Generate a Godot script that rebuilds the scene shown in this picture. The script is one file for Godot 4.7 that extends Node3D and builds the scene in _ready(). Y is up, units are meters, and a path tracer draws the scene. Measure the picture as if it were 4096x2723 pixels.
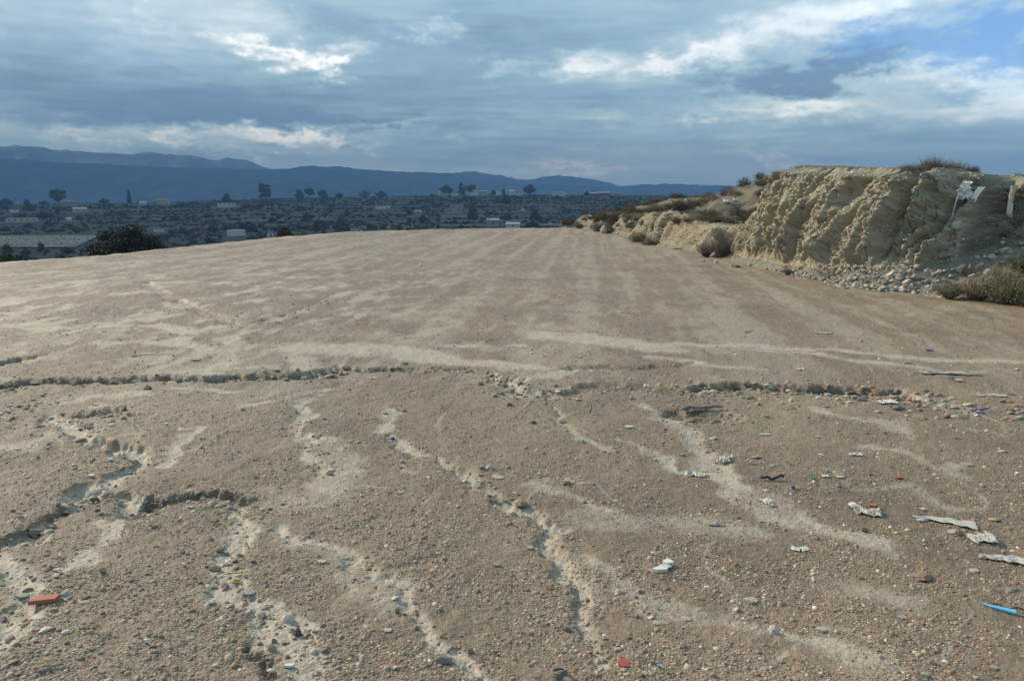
extends Node3D
# An open gravel plateau with erosion rills and scattered litter, a clay bank beside it,
# a shaded valley of terraced orchards beyond, blue mountains and a broken overcast.

const EYE := 1.6
var used := {}
var rng := RandomNumberGenerator.new()
var n_warp := FastNoiseLite.new()
var n_big := FastNoiseLite.new()
var n_mid := FastNoiseLite.new()
var n_fine := FastNoiseLite.new()
var n_streak := FastNoiseLite.new()
var n_thread := FastNoiseLite.new()
var mats := {}
# eroded channels are carved into this grid: depth in metres and share of pale silt
const GX0 := -11.0
const GZ0 := -16.0
const CELL := 0.025
const GW := 880
const GH := 580
var carve := PackedFloat32Array()
var silt := PackedFloat32Array()

func noise(f: float, octaves: int, s: int, kind := FastNoiseLite.TYPE_SIMPLEX_SMOOTH) -> FastNoiseLite:
	var n := FastNoiseLite.new()
	n.noise_type = kind
	n.frequency = f
	n.seed = s
	n.fractal_type = FastNoiseLite.FRACTAL_FBM if octaves > 1 else FastNoiseLite.FRACTAL_NONE
	n.fractal_octaves = octaves
	return n

func numbered(called: String) -> String:
	if not used.has(called):
		used[called] = 0
		return called
	used[called] += 1
	return "%s_%03d" % [called, used[called]]

func lin(r: float, g: float, b: float) -> Color:
	return Color(r, g, b).linear_to_srgb()

func matte(key: String, r: float, g: float, b: float, rough := 0.9, grain := 0.0, back := 0.0) -> StandardMaterial3D:
	if mats.has(key):
		return mats[key]
	var m := StandardMaterial3D.new()
	m.resource_name = key
	m.albedo_color = lin(r, g, b)
	m.roughness = rough
	if grain > 0.0:
		m.albedo_texture = grain_tex
		m.uv1_triplanar = true
		m.uv1_scale = Vector3.ONE * grain
	if back > 0.0:
		m.backlight_enabled = true
		m.backlight = Color(back, back, back)
	m.cull_mode = BaseMaterial3D.CULL_DISABLED
	mats[key] = m
	return m

func obj(called: String, mesh: Mesh, m: Material, parent: Node3D = self) -> MeshInstance3D:
	var o := MeshInstance3D.new()
	o.name = numbered(called) if parent == self else called
	o.mesh = mesh
	o.material_override = m
	parent.add_child(o, true)
	return o

func thing(called: String, label: String, category: String, at: Vector3, turn := 0.0, group := "") -> Node3D:
	var o := Node3D.new()
	o.name = numbered(called)
	add_child(o, true)
	o.position = at
	o.rotation.y = turn
	tag(o, label, category, group)
	return o

func tag(o: Node, label: String, category: String, group := "", kind := "") -> Node:
	if label: o.set_meta("label", label)
	if category: o.set_meta("category", category)
	if group: o.set_meta("group", group)
	if kind: o.set_meta("kind", kind)
	return o

func sm(a: float, b: float, x: float) -> float:
	return smoothstep(a, b, x)

func table(t: Array, x: float) -> float:          # linear interpolation in [[x, y], ...]
	if x <= t[0][0]: return t[0][1]
	for i in range(1, t.size()):
		if x <= t[i][0]:
			return lerpf(t[i - 1][1], t[i][1], (x - t[i - 1][0]) / (t[i][0] - t[i - 1][0]))
	return t[-1][1]

func soft_table(t: Array, x: float) -> float:
	if x <= t[0][0]: return t[0][1]
	for i in range(1, t.size()):
		if x <= t[i][0]:
			return lerpf(t[i - 1][1], t[i][1], sm(0, 1, (x - t[i - 1][0]) / (t[i][0] - t[i - 1][0])))
	return t[-1][1]

# a sheet of nx by ny points; flip turns its faces over
func sheet_mesh(nx: int, ny: int, pos: PackedVector3Array, col: PackedColorArray, flip := false) -> ArrayMesh:
	var nor := PackedVector3Array()
	nor.resize(nx * ny)
	for j in ny:
		var ja := maxi(j - 1, 0) * nx
		var jb := mini(j + 1, ny - 1) * nx
		for i in nx:
			var a := pos[j * nx + mini(i + 1, nx - 1)] - pos[j * nx + maxi(i - 1, 0)]
			var b := pos[jb + i] - pos[ja + i]
			var n := b.cross(a).normalized()
			nor[j * nx + i] = -n if flip else n
	var idx := PackedInt32Array()
	idx.resize((nx - 1) * (ny - 1) * 6)
	var k := 0
	for j in ny - 1:
		for i in nx - 1:
			var p := j * nx + i
			if not flip:
				idx[k] = p; idx[k + 1] = p + 1; idx[k + 2] = p + nx
				idx[k + 3] = p + 1; idx[k + 4] = p + nx + 1; idx[k + 5] = p + nx
			else:
				idx[k] = p; idx[k + 1] = p + nx; idx[k + 2] = p + 1
				idx[k + 3] = p + 1; idx[k + 4] = p + nx; idx[k + 5] = p + nx + 1
			k += 6
	var arr := []
	arr.resize(Mesh.ARRAY_MAX)
	arr[Mesh.ARRAY_VERTEX] = pos
	arr[Mesh.ARRAY_NORMAL] = nor
	arr[Mesh.ARRAY_INDEX] = idx
	if col.size():
		arr[Mesh.ARRAY_COLOR] = col
	var m := ArrayMesh.new()
	m.add_surface_from_arrays(Mesh.PRIMITIVE_TRIANGLES, arr)
	return m

var grain_tex: NoiseTexture2D
func make_grain(f: float, s: int, lo: float, hi: float, size := 512) -> NoiseTexture2D:
	var t := NoiseTexture2D.new()
	t.width = size
	t.height = size
	t.seamless = true
	t.noise = noise(f, 4, s)
	t.noise.fractal_gain = 0.8
	var g := Gradient.new()
	g.set_color(0, Color(lo, lo, lo * 0.98))
	g.set_color(1, Color(hi, hi, hi))
	t.color_ramp = g
	return t

func earth(key: String, scale: float, rough: float, bump: float, bump_tex: Texture2D) -> StandardMaterial3D:
	var m := StandardMaterial3D.new()
	m.resource_name = key
	m.vertex_color_use_as_albedo = true
	m.albedo_texture = grain_tex
	m.uv1_triplanar = true
	m.uv1_world_triplanar = true
	m.uv1_scale = Vector3.ONE * scale
	m.roughness = rough
	if bump > 0.0:
		m.heightmap_enabled = true
		m.heightmap_texture = bump_tex
		m.heightmap_scale = bump
	m.cull_mode = BaseMaterial3D.CULL_DISABLED
	return m

# ------------------------------------------------------------------ sky
const DEEP := Color(0.155, 0.24, 0.34)
const DARK := Color(0.105, 0.17, 0.26)
const GREY := Color(0.30, 0.445, 0.525)
const PALE := Color(0.52, 0.64, 0.68)
const LIT := Color(1.0, 1.02, 0.99)
const BLUE := Color(0.13, 0.30, 0.64)
# [azimuth, elevation, half width, half height (degrees), tilt, strength]: gaps where the cloud is thin and lit (positive) or thick (negative)
const SKYF := [[-15.8, 9.4, 2.68, 0.63, -0.28, 0.75], [-12.7, 8.7, 1.07, 0.69, 0.35, 0.75], [-11.3, 9.6, 1.89, 0.57, 0.35, 0.35], [-18, 9.6, 2.21, 0.44, -0.1, 0.35], [-23.9, 10.4, 1.58, 2.84, -0.9, 0.12], [-23.5, 10.9, 0.51, 3.79, 0.5, 0.1], [-25.9, 10.3, 0.44, 4.1, 0.35, 0.07], [-27.5, 10.6, 1.89, 2.53, -0.5, 0.04], [-21.6, 10.6, 6.94, 2.21, -0.2, 0.05], [-17.9, 11.6, 3.79, 0.95, 0, 0.14], [-30.4, 8.4, 3.79, 3.16, 0, -0.22], [-26.2, 6.2, 10.42, 2.53, 0, -0.2], [-16.5, 6.3, 10.42, 1.74, -0.05, -0.2], [-6.9, 7, 7.58, 1.74, 0, -0.14], [-12.3, 11.5, 4.1, 1.1, -0.3, -0.22], [-4.3, 11.3, 1.14, 0.44, -0.2, 0.5], [-6.1, 10.7, 1.07, 0.38, -0.1, 0.35], [-0.6, 8.7, 1.58, 0.44, 0, 0.32], [6, 9, 2.21, 0.82, 0.1, 0.42], [4.2, 8.7, 1.42, 0.69, 0, 0.25], [-2.1, 12, 2.53, 1.26, 0, -0.1], [10.2, 8.7, 1.89, 0.69, 0.2, 0.45], [13.6, 9.5, 3.47, 0.95, 0.25, 0.42], [16.9, 10.6, 6.31, 1.42, 0.2, 0.28], [21.8, 11.5, 5.68, 1.1, 0.1, 0.3], [0, 10, 3.79, 0.95, 0, -0.14], [12.4, 11.1, 2.84, 1.1, 0, -0.05], [16.8, 7.5, 3.47, 0.76, -0.12, -0.55], [20.3, 7, 2.21, 0.69, -0.35, -0.45], [22.3, 8.5, 4.1, 0.82, 0.45, -0.52], [25.3, 9, 2.84, 0.63, 0.25, -0.45], [20.3, 7.9, 2.21, 0.69, 0.3, -0.3], [18.2, 6, 4.73, 0.57, 0, 0.3], [13.2, 6.4, 2.21, 0.44, 0, 0.2], [23.3, 6, 4.42, 0.51, 0.1, 0.3], [26.4, 7.5, 4.1, 0.69, -0.08, 0.38], [29.7, 7, 2.84, 0.44, -0.05, 0.22], [28.7, 5.9, 2.21, 0.44, -0.2, -0.34], [24.5, 6.1, 2.84, 0.32, 0.05, -0.24], [26.7, 6.8, 1.89, 0.32, 0.2, -0.2], [30.7, 5.7, 2.53, 1.1, 0, 0.35], [28.5, 4.9, 4.42, 0.76, 0, 0.05], [-18.3, 4, 8.21, 0.51, -0.02, 0.34], [-22.6, 3.7, 1.89, 0.44, -0.1, 0.34], [-15.8, 4.1, 4.1, 0.38, -0.06, 0.36], [-15.6, 3.4, 1.14, 0.25, -0.15, 0.48], [-10.6, 3.3, 1.58, 0.19, 0, 0.4], [-28.1, 3.8, 2.53, 0.32, 0, 0.26], [-26.5, 3, 1.58, 0.28, -0.1, 0.34], [-20, 2.8, 1.26, 0.16, -0.05, 0.28], [-12.2, 3.9, 1.89, 0.44, 0, 0.2], [-11.3, 3.7, 0.82, 0.47, 0, -0.42], [-7, 4.8, 1.89, 0.28, 0.2, 0.26], [-3.1, 3.7, 1.58, 0.25, -0.1, 0.22], [-14.3, 5.1, 15.78, 0.57, -0.02, -0.22], [-27.6, 4.6, 7.58, 0.57, 0, -0.12], [12, 5.3, 1.07, 0.32, -0.1, 0.36], [6.4, 5.3, 1.89, 0.28, -0.05, 0.16], [-3.7, 1.9, 1.58, 0.25, -0.05, 0.28], [5.2, 2, 2.21, 0.22, -0.05, 0.34], [-17.6, 2.3, 1.26, 0.44, -0.7, 0.35], [2.2, 2.2, 3.79, 0.25, -0.03, 0.12], [17.9, 2.5, 1.26, 0.25, -0.15, 0.3], [21.2, 2.2, 1.89, 0.19, -0.1, 0.16], [5.2, 3.6, 12.63, 0.63, 0, -0.1], [15.5, 4.4, 9.47, 0.79, 0, -0.1], [26.2, 4.1, 8.21, 0.69, 0, -0.14], [25.8, 2.8, 6.31, 0.76, 0, 0.06]]
# the same for openings to the blue
const BLUEF := [[23, 9.7, 3.16, 1.07, 0.15, 0.75], [30.3, 8.2, 3.47, 1.89, -0.2, 0.85], [30.9, 10.3, 1.89, 2.21, 0, 0.9], [27.7, 9.2, 2.53, 0.95, 0, 0.5], [-24.7, 10.1, 3.16, 2.53, -0.6, 0.18], [29.7, 4.2, 5.05, 1.89, 0, 0.16], [28.7, 2.4, 6.31, 1.26, 0, 0.14]]
var c1: FastNoiseLite
var c2: FastNoiseLite
var c3: FastNoiseLite

func lobe(f: Array, az: float, el: float) -> float:
	var dx: float = az - f[0]
	if dx > 180.0: dx -= 360.0
	if dx < -180.0: dx += 360.0
	var dy: float = el - f[1]
	var ct: float = cos(f[4])
	var st: float = sin(f[4])
	var a: float = (dx * ct + dy * st) / f[2]
	var b: float = (-dx * st + dy * ct) / f[3]
	var q := a * a + b * b
	return 0.0 if q > 7.0 else exp(-q)

func sky_at(az: float, el: float) -> Color:
	var a := deg_to_rad(az)
	var e := deg_to_rad(maxf(el, 0.0))
	var y := sin(e) + 0.10
	var px := sin(a) * cos(e) / y
	var pz := -cos(a) * cos(e) / y
	var big := c1.get_noise_2d(px, pz)
	var mid := c2.get_noise_3d(px, pz, 7.0 + 0.3 * big)
	var fin := c3.get_noise_3d(px * 1.0, pz * 1.0, 1.0)
	var waz := az + 2.6 * c2.get_noise_2d(az * 0.55 + 40.0, el * 1.6) + 0.8 * c3.get_noise_2d(az * 0.9, el * 2.4 + 20.0)
	var wel := el + 0.9 * c2.get_noise_2d(az * 0.55 - 60.0, el * 1.6 + 9.0) + 0.35 * c3.get_noise_2d(az * 0.9 + 50.0, el * 2.4)
	var k := 0.43 + 0.34 * big + 0.26 * mid + 0.07 * fin
	for f in SKYF:
		var g := lobe(f, waz, wel)
		if g > 0.0:
			k += f[5] * g * (1.0 + 0.55 * mid + 0.25 * fin) * (1.0 + 0.35 * (1.0 - sm(3.0, 8.0, el)))
	var near_sun := maxf(0.0, cos(e) * cos(deg_to_rad(30.0)) * cos(a - deg_to_rad(-57.0)) + sin(e) * sin(deg_to_rad(30.0)))
	k += 0.22 * pow(near_sun, 10.0)
	var bands := c2.get_noise_2d(az * 0.16 + 300.0, el * 2.3) + 0.6 * c2.get_noise_2d(az * 0.4 - 200.0, el * 5.0)
	k += (0.09 + 0.11 * (1.0 - sm(2.0, 9.0, el))) * bands * (1.0 - sm(12.0, 26.0, el))
	k = clampf(k, -0.25, 1.25)
	var c: Color
	if k < 0.0: c = DEEP.lerp(DARK, -k / 0.25)
	elif k < 0.35: c = DEEP.lerp(GREY, k / 0.35)
	elif k < 0.7: c = GREY.lerp(PALE, (k - 0.35) / 0.35)
	else: c = PALE.lerp(LIT, (k - 0.7) / 0.45)
	var blue := 0.0
	for f in BLUEF:
		blue += f[5] * lobe(f, waz, wel)
	blue = clampf(blue * (1.0 - 0.9 * maxf(0.0, k - 0.55)) + 0.25 * maxf(0.0, -big) * sm(14.0, 40.0, el), 0.0, 1.0)
	c = c.lerp(BLUE, blue * 0.9)
	if el < 6.0:                                   # the air between the low clouds and the eye
		c = c.lerp(Color(0.50, 0.60, 0.64), 0.45 * (1.0 - sm(0.0, 6.0, el)))
	var low := 1.0 - sm(0.0, 11.0, el)             # what is left of low light after the haze has taken its share
	c = Color(c.r * (1.0 + 0.92 * low), c.g * (1.0 + 0.72 * low), c.b * (1.0 + 0.40 * low))
	return c

func make_sky() -> ImageTexture:
	c1 = noise(0.20, 3, 11)
	c2 = noise(0.62, 5, 23)
	c3 = noise(2.2, 4, 37)
	var lw := 360
	var lh := 180
	var low := Image.create(lw, lh, false, Image.FORMAT_RGBAF)
	low.fill(Color(0.16, 0.15, 0.13))
	for j in lh / 2 + 1:
		for i in lw:
			low.set_pixel(i, j, sky_at((i + 0.5) - 180.0, 90.0 - (j + 0.5)))
	var w := 4096
	var h := 2048
	low.resize(w, h, Image.INTERPOLATE_CUBIC)
	# finer steps of the same clouds where they cover few degrees: everything within 60 degrees of north and below 24
	for j in range(h / 2 - 274, h / 2 + 2):
		var el := 90.0 - (j + 0.5) * 180.0 / h
		for i in range(w / 2 - 500, w / 2 + 500):
			low.set_pixel(i, j, sky_at((i + 0.5) * 360.0 / w - 180.0, el))
	# the panorama's edge lies to the north, so halves change places
	var out := Image.create(w, h, false, Image.FORMAT_RGBAF)
	out.blit_rect(low, Rect2i(w / 2, 0, w / 2, h), Vector2i(0, 0))
	out.blit_rect(low, Rect2i(0, 0, w / 2, h), Vector2i(w / 2, 0))
	return ImageTexture.create_from_image(out)

# ------------------------------------------------------------------ plateau
# distance of the plateau's rim from where the picture was taken, by azimuth in degrees
const RIM := [[-180, 28], [-135, 20], [-90, 13], [-60, 14.5], [-45, 17.5], [-33, 23.18], [-30.6, 23.69], [-28.1, 24.29], [-23.8, 26.55], [-18.9, 30.64], [-14.9, 34.28], [-11.5, 37.16], [-5.9, 39.4], [-0.1, 40.42], [4.2, 41.18], [8, 45], [20, 52], [45, 56], [90, 56], [135, 40], [180, 28]]

func stamp(pts: Array, w: float, dep: float, wide: float, sa: float) -> void:
	var sw := wide * (0.78 if dep > 0.0 else 0.95)
	var reach := maxf(w * 1.3, sw * 1.7) + 0.12
	for s in pts.size() - 1:
		var a: Vector2 = pts[s]
		var b: Vector2 = pts[s + 1]
		var ab := b - a
		var l2 := maxf(ab.length_squared(), 1e-6)
		var x0 := clampi(int((minf(a.x, b.x) - reach - GX0) / CELL), 0, GW - 1)
		var x1 := clampi(int((maxf(a.x, b.x) + reach - GX0) / CELL), 0, GW - 1)
		var z0 := clampi(int((minf(a.y, b.y) - reach - GZ0) / CELL), 0, GH - 1)
		var z1 := clampi(int((maxf(a.y, b.y) + reach - GZ0) / CELL), 0, GH - 1)
		for j in range(z0, z1 + 1):
			for i in range(x0, x1 + 1):
				var x := GX0 + i * CELL
				var z := GZ0 + j * CELL
				var q := Vector2(x + 0.11 * n_warp.get_noise_2d(x, z) + 0.035 * n_fine.get_noise_2d(x, z), z + 0.11 * n_warp.get_noise_2d(x + 31.0, z - 17.0) + 0.035 * n_fine.get_noise_2d(x - 33.0, z))
				var t := clampf((q - a).dot(ab) / l2, 0.0, 1.0)
				var d := q.distance_to(a + ab * t)
				if d > reach: continue
				var at := j * GW + i
				if dep != 0.0:
					var c := dep * (1.0 - sm(w * 0.5, w * 1.15, d)) * clampf(0.75 + 2.0 * n_warp.get_noise_2d(x * 0.7 + 9.0, z * 0.7), 0.62, 1.35)
					if dep > 0.0: carve[at] = maxf(carve[at], c)
					elif carve[at] == 0.0: carve[at] = c
				if sa > 0.0:
					silt[at] = maxf(silt[at], sa * (1.0 - (sm(sw * 0.65, sw * 1.15, d) if dep > 0.0 else sm(sw * 0.4, sw * 1.35, d))))

func grid(g: PackedFloat32Array, x: float, z: float) -> float:
	var fx := (x - GX0) / CELL
	var fz := (z - GZ0) / CELL
	if fx < 0.0 or fz < 0.0 or fx >= GW - 1 or fz >= GH - 1:
		return 0.0
	var i := int(fx)
	var j := int(fz)
	fx -= i
	fz -= j
	var p := j * GW + i
	return lerpf(lerpf(g[p], g[p + 1], fx), lerpf(g[p + GW], g[p + GW + 1], fx), fz)

func carved(x: float, z: float) -> float:
	var c := grid(carve, x + 0.016 * n_fine.get_noise_2d(x * 1.5, z * 1.5 + 40.0), z + 0.016 * n_fine.get_noise_2d(x * 1.5 - 60.0, z * 1.5))
	return c + minf(c, 0.05) * 0.25 * n_fine.get_noise_2d(x * 2.2, z * 2.2)

func ground_h(x: float, z: float) -> float:
	return 0.022 * n_big.get_noise_2d(x, z) + 0.014 * n_mid.get_noise_2d(x, z) + 0.007 * n_fine.get_noise_2d(x, z) - carved(x, z)

func silt_at(x: float, z: float) -> float:
	var s := grid(silt, x, z)
	var n := n_mid.get_noise_2d(x * 1.6 + 9.0, z * 1.6)
	if s > 0.0:
		s = clampf(s * (1.5 + 1.3 * n + 0.5 * n_fine.get_noise_2d(x * 1.3, z * 1.3)), 0.0, 1.0)
	# fine threads of silt between the main runs
	var th := absf(n_thread.get_noise_2d(x * 1.25 + z * 0.30, z * 0.62 - x * 0.15))
	s = maxf(s, 0.62 * (1.0 - sm(0.0, 0.045, th)) * sm(-0.05, 0.25, n_mid.get_noise_2d(x * 0.45 + 120.0, z * 0.45)))
	# sheets of washed-out fines, drawn out along the way the water ran
	var far := sm(4.5, 9.0, -z)
	if far <= 0.0: return s
	# graded stripes run along the plateau; washed patches lie across them
	var u := x * 0.98 + z * 0.10
	var v := -x * 0.10 + z * 0.98
	var q := n_streak.get_noise_2d(u * 3.0, v * 0.10)
	var q2 := n_streak.get_noise_2d(u * 1.3 + 50.0, v * 1.0 - 20.0)
	var q3 := n_streak.get_noise_2d(u * 6.0 - 9.0, v * 2.2 + 70.0)
	var left := sm(3.0, -7.0, x) * sm(26.0, 9.0, -z)  # extra pale patches on this side: silt, with reflected sheen painted in
	var w := 1.15 * q + 0.42 * q2 + 0.6 * q3
	return clampf(maxf(s, far * ((0.46 - 0.12 * left) * sm(-0.22, 0.48, w) + 0.85 * left * sm(0.12, 0.36, 0.9 * q2 + 0.8 * q3))), 0.0, 1.0)

func ground_color(x: float, z: float) -> Color:
	var s := silt_at(x, z)
	var n := n_mid.get_noise_2d(x * 0.7 - 40.0, z * 0.7 + 12.0)
	var f := n_fine.get_noise_2d(x * 1.7, z * 1.7)
	var warm := sm(-9.0, 9.0, x)
	var c := Color(0.218, 0.174, 0.141).lerp(Color(0.272, 0.197, 0.128), warm)
	c = c * (1.0 + 0.18 * n + 0.20 * f + 0.22 * n_big.get_noise_2d(x * 1.3 + 60.0, z * 1.3))
	var pale := Color(0.49, 0.435, 0.36) * (1.0 + 0.08 * f)
	c = c.lerp(pale, s * 0.9)
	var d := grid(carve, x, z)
	if d > 0.01:                                    # bank shade painted in as darker earth where the channel has cut in
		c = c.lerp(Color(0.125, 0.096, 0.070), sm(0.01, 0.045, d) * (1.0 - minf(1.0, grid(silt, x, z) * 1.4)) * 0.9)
	c.a = 1.0
	return c

func spread_azimuths(half: float, step: float) -> PackedFloat32Array:
	var az := PackedFloat32Array()
	var a := -180.0
	while a < 180.001:
		az.append(a)
		a += step if a >= -half and a < half else (4.0 if absf(a) > half + 8.0 else 1.0)
	az[-1] = 180.0
	return az

func build_plateau() -> void:
	var az := spread_azimuths(52.0, 0.115)
	var nx := az.size()
	var rows := 640
	var inner := 12
	var skirt := 12
	var ny := rows + skirt
	var pos := PackedVector3Array()
	var col := PackedColorArray()
	pos.resize(nx * ny)
	col.resize(nx * ny)
	var rim := PackedFloat32Array()
	for i in nx: rim.append(table(RIM, az[i]) + 0.25 * n_mid.get_noise_2d(az[i] * 0.4, 3.0))
	for j in ny:
		for i in nx:
			var a := deg_to_rad(az[i])
			var r: float
			var drop := 0.0
			if j < rows:
				r = lerpf(0.2, 2.15, j / float(inner)) if j < inner else 1.0 / lerpf(1.0 / 2.15, 1.0 / rim[i], (j - inner) / float(rows - 1 - inner))
			else:
				var o := pow((j - rows + 1) / float(skirt), 1.6) * 46.0
				r = rim[i] + o
				drop = 0.56 * o * sm(0.0, 1.2, o) * (1.0 + 0.15 * n_mid.get_noise_2d(az[i] * 0.3, o * 0.2))
			var x := sin(a) * r
			var z := -cos(a) * r
			pos[j * nx + i] = Vector3(x, ground_h(x, z) - drop, z)
			col[j * nx + i] = ground_color(x, z) if j < rows else ground_color(x, z).lerp(Color(0.12, 0.11, 0.06), 0.7)
	var bump := make_grain(0.03, 77, 0.0, 1.0)
	var o := obj("gravel_plateau", sheet_mesh(nx, ny, pos, col, true), earth("gravel earth", 1.3, 0.74, 0.9, bump))
	tag(o, "wide bare plateau of brown gravel cut by erosion rills", "ground", "", "structure")

# ------------------------------------------------------------------ stones
func ico(subdiv: int) -> Array:
	var t := (1.0 + sqrt(5.0)) / 2.0
	var v: Array[Vector3] = []
	for p in [Vector3(-1, t, 0), Vector3(1, t, 0), Vector3(-1, -t, 0), Vector3(1, -t, 0), Vector3(0, -1, t), Vector3(0, 1, t), Vector3(0, -1, -t), Vector3(0, 1, -t), Vector3(t, 0, -1), Vector3(t, 0, 1), Vector3(-t, 0, -1), Vector3(-t, 0, 1)]:
		v.append(p.normalized())
	var f := [0, 11, 5, 0, 5, 1, 0, 1, 7, 0, 7, 10, 0, 10, 11, 1, 5, 9, 5, 11, 4, 11, 10, 2, 10, 7, 6, 7, 1, 8, 3, 9, 4, 3, 4, 2, 3, 2, 6, 3, 6, 8, 3, 8, 9, 4, 9, 5, 2, 4, 11, 6, 2, 10, 8, 6, 7, 9, 8, 1]
	for s in subdiv:
		var mid := {}
		var g := []
		for k in range(0, f.size(), 3):
			var e := []
			for q in 3:
				var a: int = f[k + q]
				var b: int = f[k + (q + 1) % 3]
				var key := mini(a, b) * 100000 + maxi(a, b)
				if not mid.has(key):
					mid[key] = v.size()
					v.append(((v[a] + v[b]) * 0.5).normalized())
				e.append(mid[key])
			g.append_array([f[k], e[0], e[2], f[k + 1], e[1], e[0], f[k + 2], e[2], e[1], e[0], e[1], e[2]])
		f = g
	return [v, f]

# a stone about one metre across and half as high: a lumpy ball cut by a few random planes
func stone_mesh(s: int, subdiv: int, cuts: int, rough: float, flat := false) -> ArrayMesh:
	var r := RandomNumberGenerator.new()
	r.seed = s
	var vf := ico(subdiv)
	var v: Array = vf[0]
	var n := noise(1.1, 3, s)
	var planes := []
	for k in cuts:
		planes.append([Vector3(r.randf_range(-1, 1), r.randf_range(-0.8, 1), r.randf_range(-1, 1)).normalized(), r.randf_range(0.5, 0.84)])
	var st := SurfaceTool.new()
	st.begin(Mesh.PRIMITIVE_TRIANGLES)
	if flat: st.set_smooth_group(-1)
	var out: Array[Vector3] = []
	for p: Vector3 in v:
		var d := p * (1.0 + rough * n.get_noise_3dv(p * 1.3))
		for c in planes:
			var over: float = d.dot(c[0]) - c[1]
			if over > 0.0: d -= c[0] * over * 0.92
		out.append(Vector3(d.x * 0.5, d.y * 0.34 + 0.17, d.z * 0.5))
	var f: Array = vf[1]
	if flat:
		for k in f: st.add_vertex(out[k])
		st.generate_normals()
	else:
		for p in out: st.add_vertex(p)
		for k in f: st.add_index(k)
		st.generate_normals()
	return st.commit()

func scatter(called: String, label: String, mesh: Mesh, m: Material, where: Array[Transform3D], tint: PackedColorArray, parent: Node3D = self) -> MultiMeshInstance3D:
	var mm := MultiMesh.new()
	mm.transform_format = MultiMesh.TRANSFORM_3D
	mm.use_colors = true
	mm.mesh = mesh
	mm.instance_count = where.size()
	for i in where.size():
		mm.set_instance_transform(i, where[i])
		mm.set_instance_color(i, tint[i])
	var o := MultiMeshInstance3D.new()
	o.name = numbered(called) if parent == self else called
	o.multimesh = mm
	o.material_override = m
	parent.add_child(o, true)
	o.set_meta("kind", "stuff")
	if label: o.set_meta("label", label)
	return o

func tumble(size: Vector3) -> Basis:
	return Basis.from_euler(Vector3(rng.randf_range(-0.5, 0.5), rng.randf() * TAU, rng.randf_range(-0.5, 0.5))) * Basis.from_scale(size)

func pebble_color() -> Color:
	var k := rng.randf()
	var c: Color
	if k < 0.34: c = Color(0.24, 0.190, 0.140)
	elif k < 0.58: c = Color(0.30, 0.240, 0.172)
	elif k < 0.74: c = Color(0.165, 0.14, 0.12)
	elif k < 0.86: c = Color(0.27, 0.145, 0.095)
	elif k < 0.96: c = Color(0.42, 0.355, 0.25)
	else: c = Color(0.50, 0.47, 0.41)
	c = c * rng.randf_range(0.65, 1.2)
	c.a = 1.0
	return c

func build_gravel() -> void:
	var m := StandardMaterial3D.new()
	m.resource_name = "pebble"
	m.vertex_color_use_as_albedo = true
	m.roughness = 0.88
	var names := ["rounded brown gravel grains covering the near part of the plateau", "angular grey brown gravel chips mixed into the near ground", "flat tan gravel flakes strewn over the near ground"]
	for kind in 3:
		var mesh := stone_mesh(300 + kind, 1 if kind < 2 else 0, [2, 6, 3][kind], [0.25, 0.3, 0.3][kind])
		var where: Array[Transform3D] = []
		var tint := PackedColorArray()
		for k in 180000:
			# more grains per square metre near by, where single grains can be seen
			var r := 1.0 / lerpf(1.0 / 1.8, 1.0 / 14.0, pow(rng.randf(), 0.62))
			var a := deg_to_rad(rng.randf_range(-40.0, 40.0) if k < 130000 else rng.randf_range(40.0, 66.0) * (1.0 if k % 2 == 0 else -1.0))
			var x := sin(a) * r
			var z := -cos(a) * r
			var s := silt_at(x, z)
			var clump := n_mid.get_noise_2d(x * 1.3 + 70.0, z * 1.3)
			if rng.randf() < s * 0.93 or rng.randf() > 0.62 + 1.3 * clump: continue
			var size := 0.0056 * exp(rng.randfn() * 0.38) * (1.0 + 0.05 * r)
			if rng.randf() < 0.035: size *= 2.1
			size = minf(size, 0.028)
			var b := tumble(Vector3(size * rng.randf_range(0.8, 1.4), size * rng.randf_range(0.8, 1.3) * (0.6 if kind == 2 else 1.1), size * rng.randf_range(0.8, 1.3)))
			where.append(Transform3D(b, Vector3(x, ground_h(x, z) - size * rng.randf_range(0.08, 0.4), z)))
			tint.append(pebble_color())
		scatter("gravel", names[kind], mesh, m, where, tint)
	# coarser stones washed together along the channels
	var where2: Array[Transform3D] = []
	var tint2 := PackedColorArray()
	var big := stone_mesh(321, 1, 4, 0.3)
	for c in COBBLE_RUNS:
		var pts: Array = c[0]
		for k in int(c[3]):
			var s := rng.randi_range(0, pts.size() - 2)
			var p: Vector2 = pts[s].lerp(pts[s + 1], rng.randf()) + Vector2(rng.randfn(), rng.randfn()) * c[1]
			var size: float = c[2] * 0.78 * exp(clampf(rng.randfn() * 0.5, -1.0, 0.6))
			var b := tumble(Vector3(size * rng.randf_range(0.8, 1.5), size * rng.randf_range(0.7, 1.2), size * rng.randf_range(0.8, 1.3)))
			where2.append(Transform3D(b, Vector3(p.x, ground_h(p.x, p.y) - size * 0.1, p.y)))
			var t := pebble_color()
			if rng.randf() < 0.4: t = t.lerp(Color(0.30, 0.28, 0.24), 0.6)
			tint2.append(t)
	scatter("gravel_cobbles", "coarse pebbles washed together along the rills and gullies", big, m, where2, tint2)

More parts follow.
